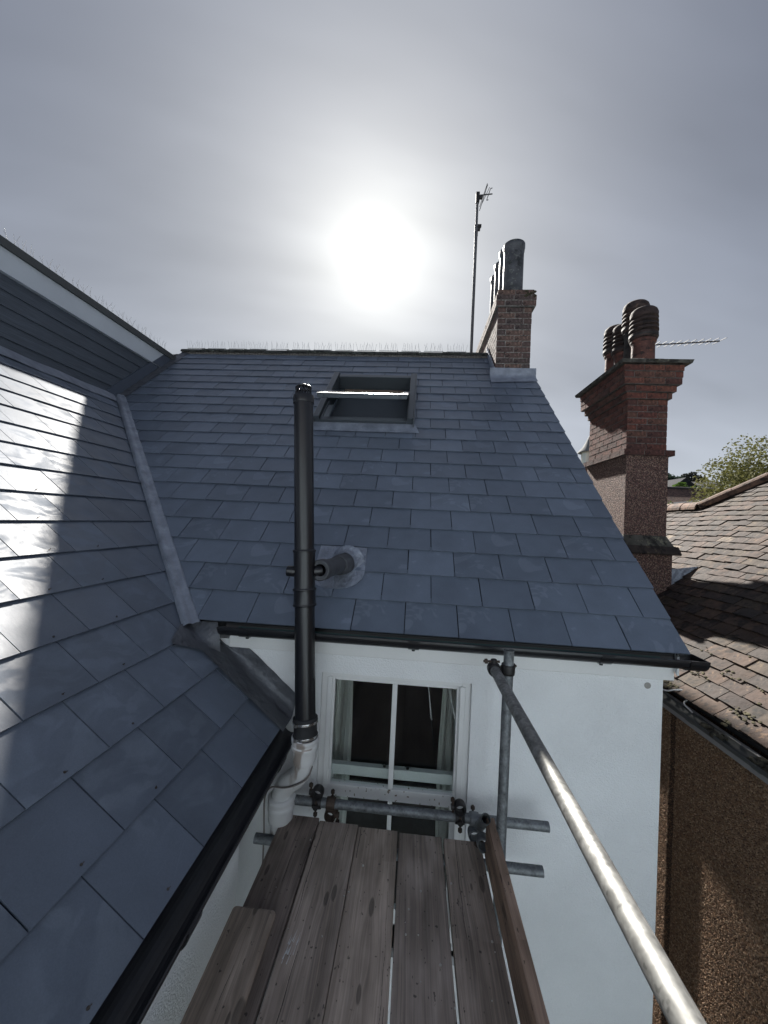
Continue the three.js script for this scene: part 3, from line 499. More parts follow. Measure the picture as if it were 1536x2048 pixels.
// ---------------------------------------------------------------- black soil vent pipe
{
  const B = v3(-0.528, -1.16, -2.055), T = v3(-0.680, 0.735, -2.19), ax = T.clone().sub(B).normalize(), at = (y) => B.clone().addScaledVector(ax, (y - B.y) / ax.y);
  const sp = thing('soil_vent_pipe', 'tall black plastic soil vent pipe standing in front of the slates', 'pipe', [B.x, B.y, B.z]);
  const seg = (n, y0, y1, prof, m = blackPlastic, sg = 36) => { const a = at(y0), b = at(y1), L = a.distanceTo(b); return part(sp, n, lathe(prof(L), a, b, sg), m); };
  seg('lower_pipe', -1.13, -0.47, (L) => [[0.055, 0], [0.055, L]]);
  seg('upper_pipe', -0.2, 0.70, (L) => [[0.055, 0], [0.055, L]]);
  seg('boss_body', -0.495, -0.185, (L) => [[0.055, 0], [0.0655, 0.002], [0.0655, 0.012], [0.060, 0.015], [0.060, 0.085], [0.0655, 0.088], [0.0655, 0.098], [0.0575, 0.102], [0.0575, L - 0.085], [0.060, L - 0.08], [0.060, L - 0.015], [0.0655, L - 0.012], [0.0655, L - 0.002], [0.055, L]]);
  const c = at(-0.31); part(sp, 'boss_stub', lathe([[0, 0], [0.027, 0], [0.030, 0.004], [0.030, 0.06], [0, 0.06]], v3(c.x - 0.098, c.y + 0.004, c.z + 0.01), v3(c.x, c.y, c.z), 22), blackPlastic);
  part(sp, 'boss_stub', lathe([[0, 0], [0.030, 0], [0.033, 0.004], [0.033, 0.07], [0, 0.07]], v3(c.x + 0.088, c.y + 0.01, c.z - 0.045), v3(c.x, c.y, c.z), 22), blackPlastic);
  const cu = seg('rubber_coupling', -1.19, -1.075, (L) => [[0.056, 0], [0.066, 0.003], [0.066, L * 0.24], [0.062, L * 0.3], [0.062, L * 0.7], [0.066, L * 0.76], [0.066, L - 0.003], [0.056, L]], rubber);
  for (const y of [-1.17, -1.098]) { const a = at(y - 0.006), b = at(y + 0.006); part(cu, 'steel_band', [lathe([[0.0665, 0], [0.0675, 0], [0.0675, 0.012], [0.0665, 0.012]], a, b, 30), box(a.x - 0.045, a.x - 0.025, a.y, a.y + 0.016, a.z + 0.052, a.z + 0.068)], steelBand); }
  seg('top_socket', 0.655, 0.705, (L) => [[0.055, 0], [0.0605, 0.003], [0.0605, L - 0.003], [0.052, L]]);
  const cg = [], a0 = at(0.705), a1 = at(0.755);
  for (let k = 0; k < 16; k++) { const t = k / 16 * Math.PI * 2, o = v3(Math.cos(t) * 0.045, 0, Math.sin(t) * 0.045); cg.push(rod(a0.clone().add(o), a1.clone().add(o.clone().multiplyScalar(0.95)), 0.004, 5), rod(a1.clone().add(o.clone().multiplyScalar(0.95)), a1.clone().add(o.clone().multiplyScalar(0.3)).add(v3(0, 0.018, 0)), 0.0038, 5)); }
  cg.push(orient(new THREE.TorusGeometry(0.043, 0.005, 6, 24).rotateX(Math.PI / 2), a1, T.clone().addScaledVector(ax, 1)), lathe([[0, 0.014], [0.016, 0.016], [0.014, 0.022], [0, 0.024]], a1, a1.clone().add(ax), 16));
  part(sp, 'vent_cage', cg, blackPlastic);
}
// white cast iron pipe with an offset, under the black one
{
  const wp = thing('cast_iron_pipe', 'white painted cast iron soil pipe with swan neck below the black pipe', 'pipe', [-0.65, -H, -2.1]);
  part(wp, 'socket', lathe([[0.055, 0], [0.060, 0.01], [0.064, 0.03], [0.064, 0.075], [0.072, 0.08], [0.072, 0.10], [0.066, 0.105], [0.066, 0.118], [0.072, 0.122], [0.072, 0.14], [0.05, 0.142]], v3(-0.528, -1.315, -2.055), v3(-0.528, -1, -2.05), 30), castWhite);
  part(wp, 'swan_neck', bent([v3(-0.528, -1.26, -2.055), v3(-0.53, -1.33, -2.057), v3(-0.55, -1.385, -2.065), v3(-0.605, -1.44, -2.08), v3(-0.645, -1.495, -2.09), v3(-0.652, -1.56, -2.095), v3(-0.652, -1.66, -2.095)], 0.053, 60, 24), castWhite);
  part(wp, 'socket', lathe([[0.055, 0], [0.066, 0.004], [0.066, 0.055], [0.072, 0.06], [0.072, 0.078], [0.067, 0.082], [0.067, 0.10], [0.072, 0.104], [0.072, 0.12], [0.054, 0.124]], v3(-0.652, -1.65, -2.095), v3(-0.652, -1, -2.095), 30), castWhite);
  part(wp, 'down_pipe', rod(v3(-0.652, -H, -2.095), v3(-0.652, -1.62, -2.095), 0.053, 28), castWhite);
  single('wire', 'thin dark cable looped over the white swan neck pipe', 'cable', bent([v3(-0.72, -2.6, -2.05), v3(-0.723, -1.75, -2.05), v3(-0.725, -1.50, -2.045), v3(-0.69, -1.445, -2.03), v3(-0.62, -1.435, -2.02), v3(-0.545, -1.40, -2.005), v3(-0.49, -1.36, -2.01), v3(-0.478, -1.32, -2.04)], 0.0045, 80, 6), mat(0.16, 0.14, 0.13, 0.6), [-0.72, -2.6, -2.05]);
}
// grey branch pipe coming out of the slope through a bright lead collar
{
  const E = v3(...onFront(-0.44, 0.50, 0.02)), S = v3(-0.512, -0.295, -2.12), bp = thing('branch_pipe', 'grey branch pipe leaving the slates through a crumpled lead collar', 'pipe', [E.x, E.y, E.z]);
  const mid = E.clone().lerp(S, 0.42), dir = S.clone().sub(E).normalize();
  part(bp, 'pipe', lathe([[0.053, 0], [0.053, E.distanceTo(S) - 0.06], [0.060, E.distanceTo(S) - 0.055], [0.060, E.distanceTo(S) + 0.0], [0.050, E.distanceTo(S) + 0.002], [0.034, E.distanceTo(S) - 0.006]], E, S, 32), greyPipe);
  part(bp, 'sleeve', lathe([[0.072, -0.02], [0.068, 0.07], [0.064, 0.15], [0.055, 0.158]], E, S, 32), greyPipe);
  const pts = [[-0.645, 0.655], [-0.318, 0.655], [-0.306, 0.43], [-0.318, 0.375], [-0.352, 0.325], [-0.405, 0.295], [-0.475, 0.283], [-0.545, 0.287], [-0.625, 0.31], [-0.645, 0.36]];
  const g = slab(pts.slice().reverse(), 0.020, 0.017, 0.28, 0.65, 0.003); g.rotateX(PF).translate(0, -0.645, -2.2); part(bp, 'lead_plate', g, brightLead, 'crumpled lead plate');
  part(bp, 'lead_collar', lathe([[0.118, -0.034], [0.096, -0.014], [0.080, 0.01], [0.074, 0.05]], E, E.clone().addScaledVector(dir, 1), 32), brightLead);
}

// ---------------------------------------------------------------- scaffold
const BY = -1.66;
function boardGeo(x0, x1, y0, y1, z0, z1, round = 0.005) {
  const g = rbox(x0, x1, y0, y1, z0, z1, round), q = g.index ? g.toNonIndexed() : g, p = q.attributes.position, uv = new Float32Array(p.count * 2), ou = rr(0, 3), ov = rr(0, 0.02), wide = x1 - x0 > y1 - y0;
  for (let i = 0; i < p.count; i++) { uv[i * 2] = p.getZ(i) + ou; uv[i * 2 + 1] = (wide ? p.getX(i) - x0 + (p.getY(i) - y1) : p.getY(i) - y0 + p.getX(i) - x0) + ov; }
  q.setAttribute('uv', new THREE.BufferAttribute(uv, 2)); return q;
}
const boards = [
  [-0.648, -0.446, -2.142, 0, 'darkest scaffold board of the deck, along the gutter, in front of the white pipe'],
  [-0.440, -0.226, -2.122, 1, 'scaffold board with pale scratch marks, second from the white pipe'],
  [-0.222, -0.010, -2.108, 2, 'middle scaffold board of the deck, palest brown'],
  [-0.002, 0.222, -2.098, 3, 'grey grainy scaffold board between the middle board and the one by the toe board'],
  [0.232, 0.424, -2.092, 4, 'scaffold board lying along the upright toe board'],
];
boards.forEach(([x0, x1, z, m, label], k) => {
  const b = [(x0 + x1) / 2, BY - 0.038, z], g = boardGeo(x0, x1, BY - 0.038, BY, z, 1.3);
  const o = single('scaffold_board', label, 'board', g, boardMats[m], b, 'scaffold boards of the working deck', null, true); o.rotation.y = rr(-0.002, 0.002); o.position.y += k * 0.0012 - 0.002;
});
{
  const o = single('scaffold_board', 'short loose board lying on top of the deck beside the gutter', 'board', boardGeo(-0.672, -0.490, BY + 0.003, BY + 0.041, -1.588, 1.2, 0.016), boardMats[5], [-0.58, BY, -1.588], 'scaffold boards of the working deck', null, true); o.rotation.y = 0.012;
  single('toe_board', 'brown toe board standing on edge along the deck', 'board', boardGeo(0.430, 0.470, BY + 0.004, -1.462, -2.005, 1.3), boardMats[6], [0.45, BY, -2.0], null, null, true);
  const sc = []; for (let k = 0; k < 15; k++) { const x = -0.395 + rr(-0.022, 0.022), z = -1.475 + rr(-0.05, 0.06); sc.push(solid([[[x, BY + 0.0035, z], [x + rr(0.002, 0.005), BY + 0.0035, z + 0.002], [x + rr(0.004, 0.010), BY + 0.0035, z - rr(0.02, 0.05)]]])); }
  single('paint_scrape', 'small white paint scrape on the board second from the white pipe', 'paint mark', sc, mat(0.7, 0.7, 0.68, 0.8), [-0.395, BY, -1.475], null, 'stuff');
  // grit on the deck
  const gs = []; for (let k = 0; k < 26; k++) { const x = rr(-0.6, 0.4), z = rr(-2.0, -1.15), s = rr(0.002, 0.006); gs.push(new THREE.IcosahedronGeometry(s, 0).translate(x, BY + s * 0.6 + 0.003, z)); }
  single('grit', 'scattered crumbs of grit on the scaffold deck', 'grit', gs, mat(0.45, 0.42, 0.38, 0.9), [0, BY, -1.6], null, 'stuff');
}
function tubeThing(label, a, b, m, group = 'scaffold tubes') {
  const L = a.distanceTo(b), q = lathe([[0.0205, 0], [0.0242, 0], [0.0242, L], [0.0205, L], [0.0205, 0]], a, b, 32), uv = q.attributes.uv;
  for (let i = 0; i < uv.count; i++) uv.setXY(i, uv.getX(i), uv.getY(i)); 
  const p = q.attributes.position, d = b.clone().sub(a).normalize(); for (let i = 0; i < uv.count; i++) { const s = (p.getX(i) - a.x) * d.x + (p.getY(i) - a.y) * d.y + (p.getZ(i) - a.z) * d.z; uv.setY(i, s * 1.5); }
  return single('scaffold_tube', label, 'tube', q, m, [a.x, a.y, a.z], group, null, true);
}
tubeThing('upright weathered scaffold tube standing in front of the white wall', v3(0.478, -H, -1.935), v3(0.490, -0.60, -1.93), oldGalv);
tubeThing('bright galvanised handrail tube running along the scaffold', v3(0.424, -0.70, -1.965), v3(0.424, -0.70, 1.4), galv);
tubeThing('grey green scaffold tube crossing in front of the sash window', v3(-0.585, -1.578, -2.14), v3(0.785, -1.578, -2.14), oldGalv);
tubeThing('scaffold tube under the far ends of the deck boards', v3(-0.768, -1.728, -2.04), v3(0.728, -1.728, -2.04), oldGalv);
tubeThing('scaffold tube under the near ends of the deck boards', v3(-0.7, -1.728, 0.6), v3(0.7, -1.728, 0.6), oldGalv);
function coupler(c, d1, off, d2, label, m = darkSteel) {   // two clamps back to back: one round a tube along d1 at c, one round a tube along d2 at c + off
  const o = thing('scaffold_coupler', label, 'coupler', [c.x, c.y, c.z], 'scaffold couplers');
  const ring = (p, d) => { const h = 0.024; return lathe([[0.0246, -h], [0.031, -h], [0.033, -h * 0.5], [0.033, h * 0.5], [0.031, h], [0.0246, h], [0.0246, -h]], p, p.clone().add(d), 24); };
  const e = c.clone().add(off), n = off.clone().normalize();
  part(o, 'clamp', ring(c, d1), m); part(o, 'clamp', ring(e, d2), m);
  const s1 = d1.clone().cross(n).normalize(), s2 = d2.clone().cross(n).normalize();
  for (const [p, s, q] of [[c, s1, n.clone().negate()], [e, s2, n]]) {
    const a = p.clone().addScaledVector(s, 0.036).addScaledVector(q, -0.028), b = p.clone().addScaledVector(s, 0.040).addScaledVector(q, 0.050);
    part(o, 'bolt', [rod(a, b, 0.006, 8), rod(b.clone().addScaledVector(q, -0.020), b.clone().addScaledVector(q, -0.006), 0.012, 6)], rustSteel);
    part(o, 'flap', rod(p.clone().addScaledVector(s, 0.028), p.clone().addScaledVector(s, 0.048), 0.015, 8), m);
  }
  return o;
}
const X = v3(1, 0, 0), Yv = v3(0, 1, 0), Z = v3(0, 0, 1);
coupler(v3(0.424, -0.70, -1.935), Z, v3(0.066, 0.006, 0.0), Yv, 'dark coupler joining the handrail to the upright tube');
coupler(v3(0.480, -1.585, -1.935), Yv, v3(-0.062, 0, -0.07), Z, 'coupler on the upright tube above the toe board', oldGalv);
coupler(v3(0.395, -1.578, -2.14), X, v3(0, -0.062, 0.02), Z, 'grey coupler under the tube crossing the window, beside the upright tube', oldGalv);
coupler(v3(0.318, -1.578, -2.14), X, v3(0, 0.052, 0.0), Z, 'dark upright coupler on the tube crossing the window, by the curtain side of the upright');
coupler(v3(-0.462, -1.578, -2.14), X, v3(0, 0.052, 0), Z, 'dark upright coupler on the tube crossing the window, beside the white pipe');
coupler(v3(-0.385, -1.578, -2.14), X, v3(0, -0.058, 0.0), Z, 'rusty coupler on the tube crossing the window, near the white pipe', rustSteel);
tubeThing('short tube stub clamped to the upright above the toe board', v3(0.418, -1.585, -2.10), v3(0.418, -1.435, -1.955), oldGalv);

// ---------------------------------------------------------------- chimneys
function courses(o, x0, x1, z0, z1, y0, rows, mats, seed, stagger = 0, faces = ['front', 'left', 'right']) {  // bricks proud of a mortar core; z0 near, z1 far
  const r = rng(seed), P = 0.004, C = 0.075, bh = 0.064, gs = {};
  const brick = (L) => gs[L] || (gs[L] = new THREE.BoxGeometry(L, bh, 0.03));
  const b = baseOf(o);
  const lay = (len, place, row) => {
    let s = ((row + stagger) % 2) ? -0.1125 : 0;
    while (s < len - 0.02) { const a = Math.max(0, s), e = Math.min(len, s + 0.215); const L = Math.round((e - a) * 200) / 200; if (L > 0.03) place((a + e) / 2, L); s += 0.225; }
  };
  for (let k = 0; k < rows; k++) {
    const y = y0 + (k + 0.5) * C, put = (x, z, L, yaw) => { const m = shade(new THREE.Mesh(boxUVonce(brick(L)), mats[Math.floor(r() * mats.length)])); m.name = 'brick'; m.position.set(x - b[0] + (r() - 0.5) * 0.003, y - b[1] + (r() - 0.5) * 0.003, z - b[2] + (r() - 0.5) * 0.003); m.rotation.set((r() - 0.5) * 0.02, yaw + (r() - 0.5) * 0.012, (r() - 0.5) * 0.012); o.add(m); };
    if (faces.includes('front')) lay(x1 - x0, (s, L) => put(x0 + s, z0 + P - 0.015, L, 0), k);
    if (faces.includes('left')) lay(z0 - z1, (s, L) => put(x0 - P + 0.015, z0 - s, L, Math.PI / 2), k + 1);
    if (faces.includes('right')) lay(z0 - z1, (s, L) => put(x1 + P - 0.015, z0 - s, L, Math.PI / 2), k + 1);
  }
}
const uvDone = new Map();
function boxUVonce(g) { if (!uvDone.has(g)) uvDone.set(g, boxUV(g)); return uvDone.get(g); }
function frustum(x0, x1, z0, z1, y0, y1, inset) { return hexa([[x0, y0, z0], [x0, y0, z1], [x1, y0, z1], [x1, y0, z0]], [[x0 + inset, y1, z0 - inset], [x0 + inset, y1, z1 + inset], [x1 - inset, y1, z1 + inset], [x1 - inset, y1, z0 - inset]]); }
{
  const c = thing('chimney_stack', 'brown brick chimney stack on the slate ridge with four tall grey pots', 'chimney', [1.19, 1.9, -5.9]);
  part(c, 'mortar_core', box(0.975, 1.405, 1.70, 3.03, -6.76, -5.095), mortar);
  courses(c, 0.975, 1.405, -5.095, -6.76, 1.98, 12, brownBricks, 71);
  courses(c, 0.945, 1.448, -5.06, -6.79, 2.88, 2, brownBricks, 72, 1); part(c, 'corbel_core', box(0.947, 1.446, 2.875, 3.03, -6.788, -5.062), mortar);
  courses(c, 0.965, 1.425, -5.08, -6.77, 3.03, 1, brownBricks, 73, 0); part(c, 'cap_core', box(0.967, 1.423, 3.03, 3.105, -6.768, -5.082), sootMortar);
  part(c, 'mortar_cap', frustum(0.965, 1.425, -5.08, -6.77, 3.106, 3.16, 0.09), sootMortar);
  const pots = [[1.19, -5.28, 3.83], [1.195, -5.60, 3.97], [1.195, -5.93, 4.0], [1.20, -6.27, 4.02]];
  for (const [x, z, top] of pots) { const h = top - 3.1; part(c, 'chimney_pot', lathe([[0.110, h - 0.01], [0.118, 0], [0.132, 0], [0.131, h - 0.10], [0.137, h - 0.095], [0.137, h - 0.06], [0.143, h - 0.05], [0.143, h], [0.118, h], [0.110, h - 0.02]], v3(x, 3.1, z), v3(x, 9, z), 36), clayGrey); }
  const moss = []; for (let k = 0; k < 26; k++) moss.push(new THREE.IcosahedronGeometry(rr(0.008, 0.02), 1).scale(1, 0.6, 1).translate(rr(1.28, 1.44), rr(2.995, 3.08), -5.055 + rr(-0.02, 0.01)));
  const mo = part(c, 'moss', moss, mossMat); mo.userData.kind = 'stuff';
}
{
  const c = thing('chimney_stack', 'red brick and pebbledash chimney stack on the clay tiled roof with hooded pots', 'chimney', [2.68, -1.2, -5.2]);
  part(c, 'base', box(2.425, 2.965, -1.6, -0.235, -5.78, -4.66), pinkDash, 'wide pebbledash base');
  part(c, 'shaft', box(2.445, 2.915, -0.16, 0.91, -5.71, -4.70), pinkDash, 'pebbledash shaft');
  part(c, 'weathering', hexa([[2.38, -0.232, -4.60], [2.38, -0.232, -5.82], [3.015, -0.232, -5.82], [3.015, -0.232, -4.60]], [[2.446, -0.02, -4.702], [2.446, -0.02, -5.70], [2.914, -0.02, -5.70], [2.914, -0.02, -4.702]]), slabStone, 'sloping mortar shoulder');
  for (let k = 0; k < 3; k++) { const x0 = 2.375 + k * 0.215, x1 = Math.min(3.02, x0 + 0.209); part(c, 'creasing_tile', hexa([[x0, -0.238, -4.585], [x0, -0.158, -4.645], [x1, -0.158, -4.645], [x1, -0.238, -4.585]], [[x0, -0.222, -4.575], [x0, -0.142, -4.635], [x1, -0.142, -4.635], [x1, -0.222, -4.575]]), tileMats[2]); }
  for (let k = 0; k < 5; k++) { const z0 = -4.62 - k * 0.235; part(c, 'creasing_tile', hexa([[3.022, -0.238, z0], [2.965, -0.15, z0], [2.965, -0.15, z0 - 0.228], [3.022, -0.238, z0 - 0.228]], [[3.034, -0.226, z0], [2.977, -0.138, z0], [2.977, -0.138, z0 - 0.228], [3.034, -0.226, z0 - 0.228]]), tileMats[2]); }
  courses(c, 2.405, 2.955, -4.66, -5.75, 0.90, 1, [redBricks[3]], 81); part(c, 'string_core', box(2.407, 2.953, 0.905, 0.97, -5.748, -4.662), sootMortar);
  part(c, 'mortar_core', box(2.452, 2.893, 0.97, 1.56, -5.69, -4.715), sootMortar);
  courses(c, 2.452, 2.893, -4.715, -5.69, 0.975, 8, redBricks, 82);
  for (const [k, e] of [[0, 0.028], [1, 0.058], [2, 0.095], [3, 0.10], [4, 0.105]]) { const y = 1.572 + k * 0.075; courses(c, 2.452 - e, 2.893 + e, -4.715 + e, -5.69 - e, y, 1, redBricks, 90 + k, k); part(c, 'corbel_core', box(2.454 - e, 2.891 + e, y, y + 0.075, -5.688 - e, -4.717 + e), sootMortar); }
  part(c, 'cap_slab', frustum(2.30, 3.055, -4.56, -5.85, 1.949, 1.985, -0.012), slabStone, 'weathered cap of slates and mortar');
  part(c, 'mortar_cap', frustum(2.34, 3.01, -4.60, -5.80, 1.986, 2.08, 0.16), slabStone);
  const pots = [[2.735, -4.96, 2.77, clayRed, 'low'], [2.765, -5.20, 2.985, clayDark, 'tall'], [2.745, -5.42, 2.80, clayRed, 'low'], [2.72, -5.60, 2.87, clayRed, 'tall']];
  for (const [x, z, top, m] of pots) {
    const h = top - 2.0, n = h - 0.40, prof = [[0.108, 0], [0.128, 0], [0.124, n - 0.03], [0.138, n - 0.02], [0.142, n], [0.136, n + 0.012], [0.12, n + 0.014], [0.108, 0]];
    const p = part(c, 'chimney_pot', lathe(prof, v3(x, 2.0, z), v3(x, 9, z), 36), m), hood = [[0.12, n + 0.012], [0.137, n + 0.013], [0.154, n + 0.03], [0.158, n + 0.085]];
    for (let k = 0; k < 4; k++) { const y = n + 0.095 + k * 0.055; hood.push([0.124, y], [0.126, y + 0.018], [0.160 - k * 0.002, y + 0.024], [0.158 - k * 0.003, y + 0.05]); }
    hood.push([0.152, h - 0.055], [0.140, h - 0.02], [0.12, h], [0.10, h - 0.005], [0.10, n + 0.1], [0.12, n + 0.012]);
    part(p, 'hood', lathe(hood, v3(x, 2.0, z), v3(x, 9, z), 36), sootClay, 'sooty louvred hood');
    part(p, 'hood_band', lathe([[0.146, 0], [0.1595, 0.01], [0.158, 0.03], [0.146, 0.035]], v3(x, 2.0 + n + 0.035, z), v3(x, 9, z), 30), clayDark);
  }
  part(c, 'lead_soaker', solid([[[2.967, -0.67, -4.66], [3.03, -0.60, -4.60], [3.32, -0.34, -4.66], [2.97, -0.40, -4.68]], [[2.967, -0.67, -4.665], [2.97, -0.40, -4.685], [3.32, -0.34, -4.665], [3.03, -0.60, -4.605]]]), brightLead, 'crumpled lead at the foot of the stack');
}
// ---------------------------------------------------------------- aerials
{
  const a = thing('aerial_mast', 'slim aerial mast with small antenna rising from the slate ridge beside the chimney', 'aerial', [0.73, 2.5, -5.75]);
  part(a, 'mast', [rod(v3(0.732, 2.45, -5.75), v3(0.728, 4.40, -5.75), 0.022, 14), rod(v3(0.728, 4.40, -5.75), v3(0.726, 4.95, -5.75), 0.019, 14)], aerialMetal);
  part(a, 'sleeve', rod(v3(0.728, 4.33, -5.75), v3(0.728, 4.50, -5.75), 0.026, 14), aerialMetal);
  part(a, 'clamp', [rbox(0.745, 0.80, 4.46, 4.50, -5.77, -5.73, 0.004), rbox(0.75, 0.785, 4.41, 4.45, -5.765, -5.735, 0.004)], darkSteel);
  part(a, 'head_clamp', [rbox(0.70, 0.755, 4.84, 4.99, -5.78, -5.72, 0.006), rbox(0.755, 0.80, 4.90, 4.94, -5.77, -5.73, 0.004)], darkSteel);
  part(a, 'boom', rod(v3(0.76, 4.955, -5.75), v3(0.94, 4.945, -5.72), 0.009, 8), aerialMetal);
  part(a, 'reflector', [rod(v3(0.77, 4.76, -5.80), v3(0.86, 5.07, -5.70), 0.006, 6), rod(v3(0.79, 4.84, -5.80), v3(0.89, 5.03, -5.70), 0.0045, 6), rod(v3(0.78, 4.90, -5.9), v3(0.84, 5.0, -5.6), 0.005, 6)], aerialMetal);
  part(a, 'dipole', [rod(v3(0.865, 4.90, -5.78), v3(0.905, 5.01, -5.70), 0.006, 6), rod(v3(0.905, 5.01, -5.70), v3(0.93, 5.01, -5.69), 0.006, 6), rod(v3(0.865, 4.90, -5.78), v3(0.89, 4.90, -5.77), 0.006, 6)], aerialMetal);
  const b = thing('yagi_aerial', 'long toothed television aerial projecting behind the red chimney pots', 'aerial', [2.98, 2.0, -5.5]);
  part(b, 'mast', rod(v3(2.80, 1.9, -5.74), v3(2.80, 2.68, -5.74), 0.016, 10), aerialMetal);
  part(b, 'boom', rod(v3(2.74, 2.655, -5.72), v3(4.02, 2.655, -5.50), 0.010, 8), aerialMetal);
  for (let k = 0; k < 12; k++) { const t = 0.28 + k * 0.0655, p = v3(mix(2.74, 4.02, t), 2.655, mix(-5.72, -5.50, t)); part(b, 'element', rod(p.clone().add(v3(-0.028, -0.03, 0.16)), p.clone().add(v3(0.028, 0.03, -0.16)), 0.0045, 6), aerialMetal); }
}

// ---------------------------------------------------------------- neighbour: clay tiled roof over a pebbledash wall
const PN = 38 * Math.PI / 180, sN = Math.sin(PN), cN = Math.cos(PN), EX = 2.13, EY = -1.26;
const nb = thing('neighbour_house', 'brown pebbledash house with weathered clay tile roof beside the white wall', 'house', [4, -H, -4]);
{
  part(nb, 'side_wall', box(2.25, 2.45, -H, -1.28, -3.42, 0.2), brownDash);
  part(nb, 'chimney_breast', box(2.205, 2.45, -H, -1.28, -5.8, -3.42), brownDash, 'slightly projecting chimney breast');
  part(nb, 'end_wall', box(2.45, 7.0, -H, -1.3, -7.45, -7.25), brownDash); part(nb, 'far_side_wall', box(2.25, 2.45, -H, -1.28, -7.45, -5.8), brownDash); part(nb, 'rear_wall', box(2.45, 8.5, -H, -1.3, 0.0, 0.2), brownDash);
  {
    const N = [], q = new THREE.Object3D(), r = rng(4242), pal = [[0.40, 0.27, 0.17], [0.30, 0.19, 0.12], [0.36, 0.25, 0.17], [0.52, 0.38, 0.26], [0.20, 0.13, 0.09], [0.33, 0.20, 0.12]];
    for (let z = -4.1; z < -1.4; z += 0.0098) for (let y = -4.7; y < -1.42; y += 0.0098) N.push([z + (r() - 0.5) * 0.008, y + (r() - 0.5) * 0.008]);
    const im = new THREE.InstancedMesh(new THREE.IcosahedronGeometry(0.0068, 0), mat(0.62, 0.58, 0.55, 0.8), N.length), b = baseOf(nb), c = new THREE.Color();
    N.forEach(([z, y], i) => { q.position.set((z < -3.42 ? 2.204 : 2.249) - b[0], y - b[1], z - b[2]); q.rotation.set(r() * 6, r() * 6, r() * 6); q.scale.set(0.6 + r() * 0.8, 0.6 + r() * 0.9, 0.6 + r() * 0.7); q.updateMatrix(); im.setMatrixAt(i, q.matrix); const p = pal[Math.floor(r() * 6)], k = 0.75 + r() * 0.5; im.setColorAt(i, c.setRGB(p[0] * k, p[1] * k, p[2] * k)); });
    shade(im); im.name = 'pebbledash_stones'; im.userData.kind = 'stuff'; nb.add(im);
  }
  part(nb, 'near_gable', prism([[2.25, -1.27], [5.4, 1.2], [8.5, -1.27]], 0.2, (a, b, d) => [a, b, 0.0 + d]), brownDash);
  part(nb, 'eaves_board', box(2.14, 2.166, -1.44, -1.315, -7.3, 0.3), mat(0.36, 0.36, 0.37, 0.6, { map: renderTex }), 'grey eaves board');
  part(nb, 'soffit', box(2.166, 2.25, -1.40, -1.38, -7.3, 0.3), edgeDark);
  const gut = part(nb, 'gutter', gutterRun(-0.4, 7.3, 0, 0, 0.048).rotateY(Math.PI / 2).translate(2.088, -1.315, 0), edgeDark, 'black gutter clogged with moss');
  for (const z of [-3.0, -2.45]) part(gut, 'gutter_bracket', gutterRun(-0.02, 0.02, 0, 0, 0.053).rotateY(Math.PI / 2).translate(2.088, -1.314, z), edgeDark);
  const deb = []; for (let k = 0; k < 420; k++) { const z = -4.2 + R() * 3, s = rr(0.006, 0.024), on = fbm(z * 3 + 30, 0, 64, 4, 3, 5); if (on > 0.42) deb.push(new THREE.IcosahedronGeometry(s, 1).scale(rr(0.7, 1.5), rr(0.5, 1), rr(0.7, 1.6)).rotateY(rr(0, 3)).translate(2.088 + rr(-0.03, 0.035), -1.315 - 0.012 + rr(-0.01, 0.014), z)); }
  const d = part(gut, 'gutter_debris', deb, mat(0.16, 0.14, 0.10, 1, { map: tileMap })); d.userData.kind = 'stuff';
}
const ridgeX = 4.27, hipZ = -6.08;
const vMax = (z) => ((z < hipZ ? ridgeX : ridgeX + (z - hipZ)) - EX) / cN;
const nRoof = shade(new THREE.Mesh(boxUV((() => {
  const s = new THREE.Shape([[-7.4, 0.02], [0.5, 0.02], [0.5, 4.2], [-6.08 + 1.16, 4.2], [hipZ, vMax(-7)], [-7.4, vMax(-7)]].map((p) => new THREE.Vector2(...p)));
  return new THREE.ExtrudeGeometry(s, { depth: 0.06, bevelEnabled: false }).rotateX(-Math.PI / 2).translate(0, -0.075, 0); })()), deckMat)); nRoof.name = 'tiled_roof'; nRoof.userData.label = 'weathered brown clay tiles in uneven courses';
